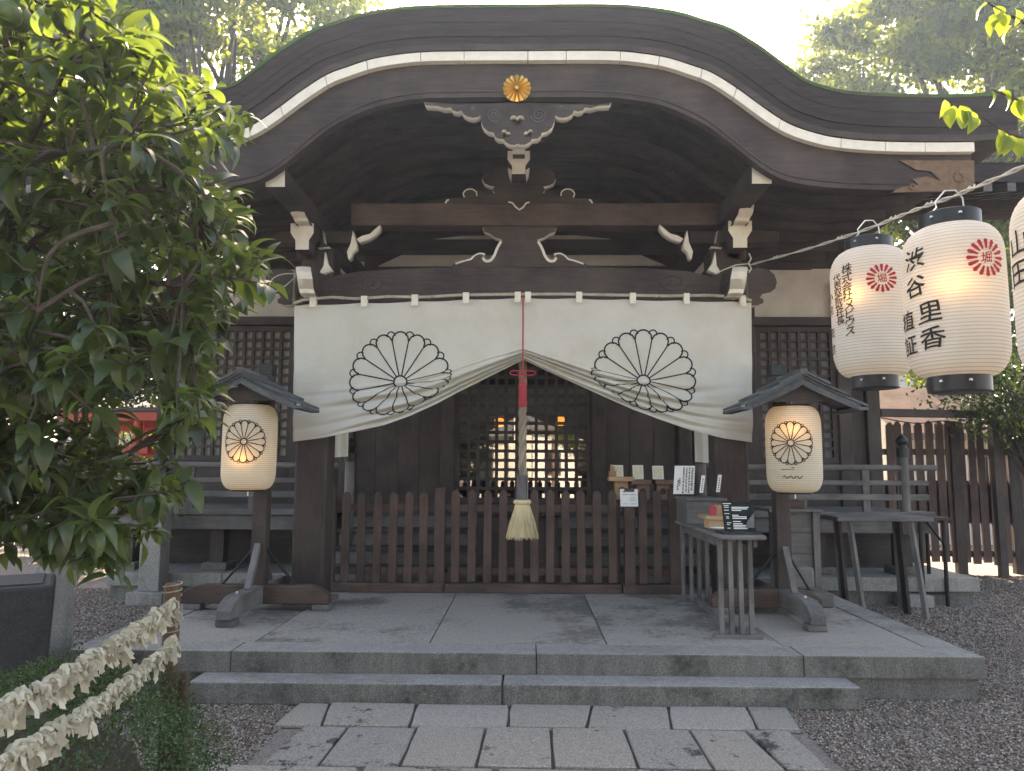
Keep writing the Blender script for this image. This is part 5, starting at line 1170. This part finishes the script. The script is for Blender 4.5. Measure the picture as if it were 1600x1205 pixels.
def tree(name, label, base, top, c, rad, k, per, leaf, mat='tree', clump=.9, trunk=.28, group=None, cat='tree', droop=.0):
    t = thing(name, label, cat, base, group); base, top = Vector(base), Vector(top)
    CL = crown_clumps(c, rad, k); 
    mid = base.lerp(top, .5)+Vector((random.uniform(-.2, .2), random.uniform(-.2, .2), 0))
    mb = MB().tube(catmull([base-Vector((0, 0, .05)), mid, top], 6), [trunk*(1-.55*i/12) for i in range(13)], 10)
    for p in CL[:: max(1, k//26)]:
        s = base.lerp(top, random.uniform(.55, 1)); p = Vector(p); m_ = s.lerp(p, .5)+Vector((random.uniform(-.3, .3), random.uniform(-.3, .3), random.uniform(0, .4)))
        mb.tube(catmull([s, m_, p], 4), [trunk*.38*(1-.085*i) for i in range(9)], 6)
    part('trunk', mb, 'bark_tree', t, smooth=True)
    C = np.concatenate([p + rng.normal(0, clump*.45*random.uniform(.6, 1.2), (per, 3))*np.array([1, 1, .7]) for p in CL]); n = len(C)
    D = rvec(n); D[:, 2] -= droop; N = rvec(n); N[:, 2] += .6
    V, Fc = quads(C, N, D, leaf*rng.uniform(.7, 1.3, n), leaf*.5*rng.uniform(.8, 1.2, n))
    stuff(obj('crown', npmesh('crown', V, Fc, mat), t, loc=-base)); return t
# tall trees behind the shrine
tree('background_tree', 'tall sunlit tree behind the porch roof on the left', (-8.5, 19, 0), (-8.0, 19.2, 11), (-7.6, 19.2, 12.6), (3.6, 3.0, 4.0), 110, 210, .25, clump=.85, group='tall trees behind the shrine')
tree('background_tree', 'tall tree at the upper left corner behind the citrus', (-15, 20, 0), (-14.6, 20.2, 11), (-14, 20.5, 12.6), (4.4, 3.4, 4.6), 100, 210, .26, clump=.95, group='tall trees behind the shrine')
tree('background_tree', 'tall dense sunlit tree rising behind the right roof end', (12.8, 20.5, 0), (12.9, 20.6, 10), (12.9, 21, 11.8), (5.2, 3.2, 5.2), 210, 210, .25, clump=.85, group='tall trees behind the shrine', trunk=.36)
tree('background_tree', 'tall dark tree at the upper right corner', (20, 23, 0), (20, 23, 11), (20, 23, 12.5), (5, 4, 5.5), 120, 200, .27, clump=1.0, group='tall trees behind the shrine', trunk=.36)
tree('background_tree', 'lower sunlit tree beyond the tall fence, seen between the lanterns', (11.5, 19, 0), (11.5, 19, 4), (11.6, 18.8, 5.0), (2.8, 2.0, 2.2), 70, 220, .17, clump=.6, trunk=.16, group='tall trees behind the shrine')
tree('background_tree', 'leafless-branched tree peeking above the left roof slope', (-5.2, 24, 0), (-5.0, 24, 13), (-5.0, 24, 15.2), (1.6, 1.6, 2.2), 24, 90, .16, clump=.7, trunk=.2, group='tall trees behind the shrine')
tree('evergreen_shrub', 'dark glossy evergreen shrub hanging over the tall fence on the right', (7.1, 10.5, 0), (7.1, 10.5, 1.9), (6.95, 10.45, 2.55), (1.05, .6, .7), 40, 130, .075, 'darkleaf', .45, .06, cat='shrub')
tree('background_tree', 'dark broad evergreen tree behind the torii and citrus', (-9.5, 15.5, 0), (-9.4, 15.5, 4), (-9.0, 15.4, 5.2), (3.6, 1.6, 2.9), 110, 260, .16, 'darkleaf', .8, .2, group='tall trees behind the shrine')
tree('evergreen_shrub', 'leafy garden shrub in shade behind the torii', (-8.2, 15.5, 0), (-8.2, 15.5, 1.5), (-8.1, 15.5, 1.6), (1.9, .9, 1.1), 36, 150, .1, 'tree', .6, .06, cat='shrub')

# --- big citrus tree close to the camera: twigs carrying whorls of large leaves
LEAFV = []
def leaf_strip(L_=1.0, wd=.42, curl=.25, fold=.14, ns=7):
    V = []; Fc = []
    for i in range(ns+1):
        t = i/ns; h = wd/2*math.sin(math.pi*min(1, t**.82))**.85 if 0 < t < 1 else .0; z = -curl*t*t + .10*math.sin(math.pi*t)
        V += [(t*L_, -h, z+fold*h*2), (t*L_, 0, z), (t*L_, h, z+fold*h*2)]
    for i in range(ns):
        a = 3*i; Fc += [(a, a+3, a+4, a+1), (a+1, a+4, a+5, a+2)]
    return np.array(V), np.array(Fc)
VAR = [leaf_strip(1, w_, c_, f_) for w_, c_, f_ in ((.40, .22, .16), (.46, .35, .1), (.36, .12, .22), (.43, .45, .14), (.48, .05, .12))]
LMESH = []
for v_, f_ in VAR: LMESH.append(npmesh('leaf', v_, f_, 'citrus', True))
SIL = [(-260, -220), (150, -220), (150, 40), (225, 66), (245, 128), (300, 155), (345, 175), (320, 214), (290, 238), (295, 282), (345, 305), (360, 345), (390, 390), (385, 432), (355, 462), (330, 492), (325, 545), (305, 600), (300, 690), (288, 720), (268, 672), (240, 640), (215, 560), (180, 640), (205, 700), (262, 735), (272, 800), (238, 838), (178, 858), (150, 882), (92, 868), (62, 830), (-40, 850), (-260, 820)]
HOLES = [[(165, 600), (232, 590), (282, 640), (272, 730), (200, 715), (168, 670)], [(205, 545), (270, 555), (280, 600), (200, 610)], [(188, 690), (225, 690), (232, 900), (190, 900)]]
def inside(x, y, P):
    c = False; n = len(P)
    for i in range(n):
        x1, y1 = P[i]; x2, y2 = P[(i+1) % n]
        if (y1 > y) != (y2 > y) and x < (x2-x1)*(y-y1)/(y2-y1)+x1: c = not c
    return c
ct = thing('citrus_tree', 'large-leaved citrus tree with green fruit filling the left side', 'tree', (-2.75, 2.75, 0))
twigs = []
while len(twigs) < 900:
    x, y = random.uniform(-260, 440), random.uniform(-220, 880)
    if not inside(x, y, SIL) or (any(inside(x, y, h) for h in HOLES) and random.random() < .985): continue
    Y = random.uniform(1.85, 3.3)
    if y > 640: Y = random.uniform(2.2, 2.9)
    twigs.append(at(x, y, Y))
EDGE = [(225, 75), (245, 135), (310, 158), (365, 178), (335, 208), (300, 235), (300, 280), (350, 308), (362, 348), (398, 390), (388, 428), (360, 455), (340, 488), (330, 540), (320, 560), (318, 620), (312, 660), (262, 775), (165, 835), (120, 850)]
for ex, ey in EDGE:
    for _ in range(4): twigs.append(at(ex+random.uniform(-32, -6), ey+random.uniform(-16, 16), random.uniform(2.0, 2.9)))
trunkp = [Vector((-2.75, 2.75, -.05)), Vector((-2.7, 2.8, .7)), Vector((-2.5, 2.7, 1.3)), Vector((-2.3, 2.6, 1.9)), Vector((-2.1, 2.55, 2.6))]
tk = catmull(trunkp, 5); mb = MB().tube(tk, [.09*(1-.03*i) for i in range(len(tk))], 10)
limbs = []
for k in range(90):
    tw = twigs[k*10]; s = tk[min(len(tk)-1, 6+int(random.random()*14))] if k % 3 == 0 or not limbs else min(random.sample(limbs, min(len(limbs), 40)), key=lambda q: (q-tw).length_squared)
    m_ = s.lerp(tw, .5)+Vector((random.uniform(-.1, .1), random.uniform(-.1, .1), random.uniform(.0, .15))); pl = catmull([s, m_, tw], 6); limbs += pl
    mb.tube(pl, [(.017 if k % 3 == 0 else .009)*(1-.06*i) for i in range(len(pl))], 6)
part('trunk', mb, 'bark_tree', ct, smooth=True)
mb = MB(); leaves = []
for tw in twigs:
    near = min(limbs, key=lambda q: (q-tw).length_squared); d = (tw-near)
    if d.length > .32: near = tw - d*(.32/d.length)
    ax = (d.normalized() if d.length > .03 else Vector(rvec(1)[0])) + Vector((random.uniform(-.4, .4), random.uniform(-.4, .4), random.uniform(-.3, .5))); ax.normalize()
    pl = [near, near.lerp(tw, .55)+Vector((0, 0, .02)), tw, tw+ax*.08]; mb.tube(pl, [.007, .005, .004, .002], 5, cap=False)
    for k in range(random.randint(9, 14)):
        p = tw + ax*random.uniform(-.10, .09); a = random.uniform(0, 6.283); o1 = ax.orthogonal().normalized(); o2 = ax.cross(o1)
        dr = (o1*math.cos(a)+o2*math.sin(a))*random.uniform(.6, 1) + ax*random.uniform(.0, .6) + Vector((0, 0, random.uniform(-.42, .30))); dr.normalize()
        leaves.append((p, dr, random.choice((random.uniform(.05, .085), random.uniform(.065, .115))), random.randrange(5)))
stuff(part('twigs', mb, 'bark_tree', ct))
# keep the silhouette the photo shows: leaves whose tip falls well outside are shortened away
def proj(p):
    q = p-CAM; z = q.dot(_f); return 800+F*q.dot(_r)/z, 602.5-F*q.dot(_u)/z
def leafmat4(p, dr, L_):
    up = Vector((random.uniform(-.5, .5), random.uniform(-.7, .2), 1)); s_ = up.cross(dr).normalized(); n_ = dr.cross(s_)
    return Matrix(((dr.x*L_, s_.x*L_, n_.x*L_, p.x), (dr.y*L_, s_.y*L_, n_.y*L_, p.y), (dr.z*L_, s_.z*L_, n_.z*L_, p.z), (0, 0, 0, 1)))
mats4 = [(leafmat4(p, dr, L_), k, L_/p.y, p) for p, dr, L_, k in leaves]
def inframe(p): x, y = proj(p); return 0 < x < 460 and 0 < y < 900
order = sorted(range(len(mats4)), key=lambda i: -(mats4[i][2] if inframe(mats4[i][3]) else 0))
big = set(order[:300]); Vs, Fs, off = [], [], 0
for i, (m4, k, _, p) in enumerate(mats4):
    if i in big:
        o = obj('leaf', LMESH[k], ct, loc=(0, 0, 0)); m5 = m4.copy(); m5.translation = m4.translation-Vector(ct.location); o.matrix_local = m5
    else:
        v_, f_ = VAR[k]; A = np.array(m4); Vs.append(v_@A[:3, :3].T+A[:3, 3]); Fs.append(f_+off); off += len(v_)
stuff(obj('foliage', npmesh('foliage', np.concatenate(Vs), np.concatenate(Fs), 'citrus', True), ct, loc=-Vector(ct.location)))
fm = MB().lathe([(.004, -.034), (.02, -.031), (.033, -.016), (.037, 0), (.033, .018), (.02, .031), (.006, .034), (.002, .032)], n=16).mesh('fruit', 'fruit', True)
for x, y, Y, s in ((12, 22, 1.9, 1.0), (30, 30, 1.95, 1), (100, 32, 2.1, .95), (145, 355, 2.2, 1), (218, 235, 2.4, .9), (238, 368, 2.4, .95), (168, 560, 2.5, .95), (250, 128, 2.5, .7), (300, 188, 2.8, .8), (135, 330, 2.3, .8), (60, 420, 2.2, .9), (310, 330, 2.7, .8), (90, 600, 2.4, .9), (275, 400, 2.6, .8)):
    obj('fruit', fm, ct, loc=at(x, y, Y)-Vector(ct.location), scale=s)

# --- overhanging twigs at the upper right
ov = thing('overhanging_branch', 'bright yellow-green leafy twigs overhanging from the upper right corner', 'branch', tuple(at(1660, 230, 2.6)))
LH = npmesh('leaf', *leaf_strip(1, .58, .22, .2), 'yellowgreen', True)
br1 = [at(x, y, 2.6) for x, y in ((1690, 250), (1640, 228), (1600, 216), (1570, 205), (1530, 180), (1500, 162), (1478, 152))]
br2 = [at(x, y, 2.5) for x, y in ((1700, 90), (1640, 60), (1600, 35), (1565, 18), (1540, 2))]
br3 = [at(x, y, 2.8) for x, y in ((1700, 200), (1640, 175), (1600, 160), (1570, 148), (1548, 140))]
part('stem', MB().tube(catmull([at(1990, 330, 3.2), at(1800, 280, 2.8), at(1690, 250, 2.6)], 5), .012, 6), 'bark_tree', ov)
for b_ in (br1, br2, br3): part('twig', MB().tube(catmull(b_, 4), [.006*(1-.03*i) for i in range(len(catmull(b_, 4)))], 5), 'bark_tree', ov)
part('stem', MB().tube(catmull([at(1990, 330, 3.2), at(1850, 180, 2.7), at(1700, 90, 2.5)], 5), .010, 6).tube(catmull([at(1800, 280, 2.8), at(1750, 225, 2.8), at(1700, 200, 2.8)], 4), .007, 5), 'bark_tree', ov)
spots = [(1476, 156, 2.6), (1490, 165, 2.6), (1486, 168, 2.6), (1500, 165, 2.6), (1505, 172, 2.6), (1512, 172, 2.6), (1520, 182, 2.6), (1498, 172, 2.6), (1565, 205, 2.6), (1576, 212, 2.6), (1582, 212, 2.6), (1592, 216, 2.6), (1600, 222, 2.6), (1560, 202, 2.6), (1545, 4, 2.5), (1552, 10, 2.5), (1560, 20, 2.5), (1570, 22, 2.5), (1585, 14, 2.5), (1582, 40, 2.5), (1598, 50, 2.5), (1560, 26, 2.5), (1548, 140, 2.8), (1565, 142, 2.8), (1570, 148, 2.8), (1590, 156, 2.8), (1600, 150, 2.8)]
for x, y, Y in spots:
    p = at(x, y, Y); dr = Vector((random.uniform(-.55, .3), random.uniform(-.3, .3), random.uniform(-1, -.45))).normalized(); L_ = random.uniform(.06, .085)
    m4 = leafmat4(p, dr, L_); o = obj('leaf', LH, ov, loc=(0, 0, 0)); m5 = m4.copy(); m5.translation = m4.translation-Vector(ov.location); o.matrix_local = m5

# --- clipped boxwood at the lower left
bxw = thing('boxwood_shrub', 'low dense clipped shrub at the lower left beneath the paper slips', 'shrub', (-1.75, 2.5, 0))
n = 42000; c = np.array([-1.70, 2.6, .30]); rad = np.array([.62, .72, .50]); v = rvec(n); rr = rng.uniform(.80, 1.04, n)[:, None]*(1+.09*np.sin(7*v[:, :1]+3*v[:, 1:2])*np.cos(9*v[:, 1:2]+5*v[:, 2:]))
C = c+v*rad*rr; C = C[C[:, 2] > .02]; n = len(C); N = (C-c)+rng.normal(0, .25, (n, 3)); D = rvec(n)+N*.8
V, Fc = quads(C, N, D, rng.uniform(.011, .021, n), rng.uniform(.007, .011, n)); stuff(obj('foliage', npmesh('foliage', V, Fc, 'box'), bxw, loc=-Vector(bxw.location)))
mb = MB()
for k in range(14): a = k*.9; mb.tube([(-1.72+.1*math.cos(a), 2.55+.1*math.sin(a), 0), (-1.72+.45*math.cos(a), 2.55+.5*math.sin(a), .3+.05*math.sin(k))], .012, 5)
part('stems', mb, 'bark_tree', bxw)
part('inner_mass', MB().lathe([(.02, -.25), (.8, -.24), (.80, 0), (.66, .42), (.38, .66), (.02, .75)], (0, 0, 0), 20), 'bark_tree', bxw, loc=(c[0]+1.75, c[1]-2.5, c[2]), scale=(rad[0]*.8, rad[1]*.8, rad[2]*.85))

# ================================================================== street behind the viewer (seen mirrored in the lattice glass; two tall trees unseen, added to block skylight)
house('street_house', 'beige house across the street mirrored in the lattice glass, left part', -7.5, -.9, -22, -16, 3.2, 1.2, 'housewall', 'tile', 'x', 'house', (('n', -6, 1, 1.2, 1.3), ('n', -4, 1, 1.2, 1.3), ('n', -2, .4, 1.0, 2.0)), 'houses across the street')
house('street_house', 'white house across the street mirrored in the lattice glass, right part', .4, 7.8, -23, -17, 3.6, 1.2, 'housewhite', 'tile', 'x', 'house', (('n', 1.4, 1.1, .8, 1.2), ('n', 3, 1.1, .8, 1.2), ('n', 5, .9, 1.1, 1.6)), 'houses across the street')
house('street_house', 'tall pale house behind the mirrored street houses', -3.5, 4, -34, -28, 6.6, 1.2, 'housewall', 'copper', 'x', 'house', (('n', -2, 3.8, 1.2, 1.3), ('n', 0, 3.8, 1.2, 1.3), ('n', 2, 3.8, 1.2, 1.3)), 'houses across the street')
tree('street_tree', 'green garden tree mirrored in the lattice glass', (2.6, -11, 0), (2.6, -11, 1.8), (2.6, -11, 2.9), (1.2, 1, 1.2), 36, 200, .12, 'tree', .6, .1, group='trees across the street')
tree('street_tree', 'dark garden tree mirrored at the left of the lattice glass', (-3.4, -12, 0), (-3.4, -12, 1.4), (-3.4, -12, 2.2), (1.1, 1, 1.1), 36, 200, .12, 'darkleaf', .6, .1, group='trees across the street')
tree('street_tree', 'added unseen tree behind the viewer on the left, blocking skylight', (-7.5, -7.5, 0), (-7.4, -7.5, 5), (-7, -7.6, 7), (4.2, 3, 3.2), 90, 200, .24, 'tree', 1.0, .22, group='trees across the street')  # added out of view to dim skylight on upright fronts
tree('street_tree', 'added unseen tree behind the viewer on the right, blocking skylight', (7.5, -8, 0), (7.4, -8, 5), (7, -8, 7), (4.2, 3, 3.2), 90, 200, .24, 'tree', 1.0, .22, group='trees across the street')  # second added blocker, out of view, same purpose
for i, x in enumerate((1.15,)):
    t = thing('gate_post', 'brown gate post mirrored in the lattice glass', 'post', (x, -9, 0)); part('shaft', MB().tube([(x, -9, .3), (x, -9, 2.6)], .11, 12), 'copper', t, smooth=True); part('foot', MB().tube([(x, -9, 0), (x, -9, .3)], .14, 12), 'kerb', t, smooth=True)

# ================================================================== added haze volume, standing in for lens veiling glare
hm = bpy.data.materials.new('glare_haze'); hm.use_nodes = True; nt = hm.node_tree; nt.nodes.clear()
vo = nt.nodes.new('ShaderNodeVolumePrincipled'); oo = nt.nodes.new('ShaderNodeOutputMaterial'); lnk(nt, vo.outputs[0], oo.inputs['Volume'])
vo.inputs['Color'].default_value = (.55, .73, 1, 1); vo.inputs['Density'].default_value = .0018; vo.inputs['Anisotropy'].default_value = .45
hz_ = stuff(obj('haze', MB().box(-156, 156, -156, 156, -1.2, 23).mesh('haze', hm))); hz_['label'] = 'added thin haze around the shrine, imitating lens glare'
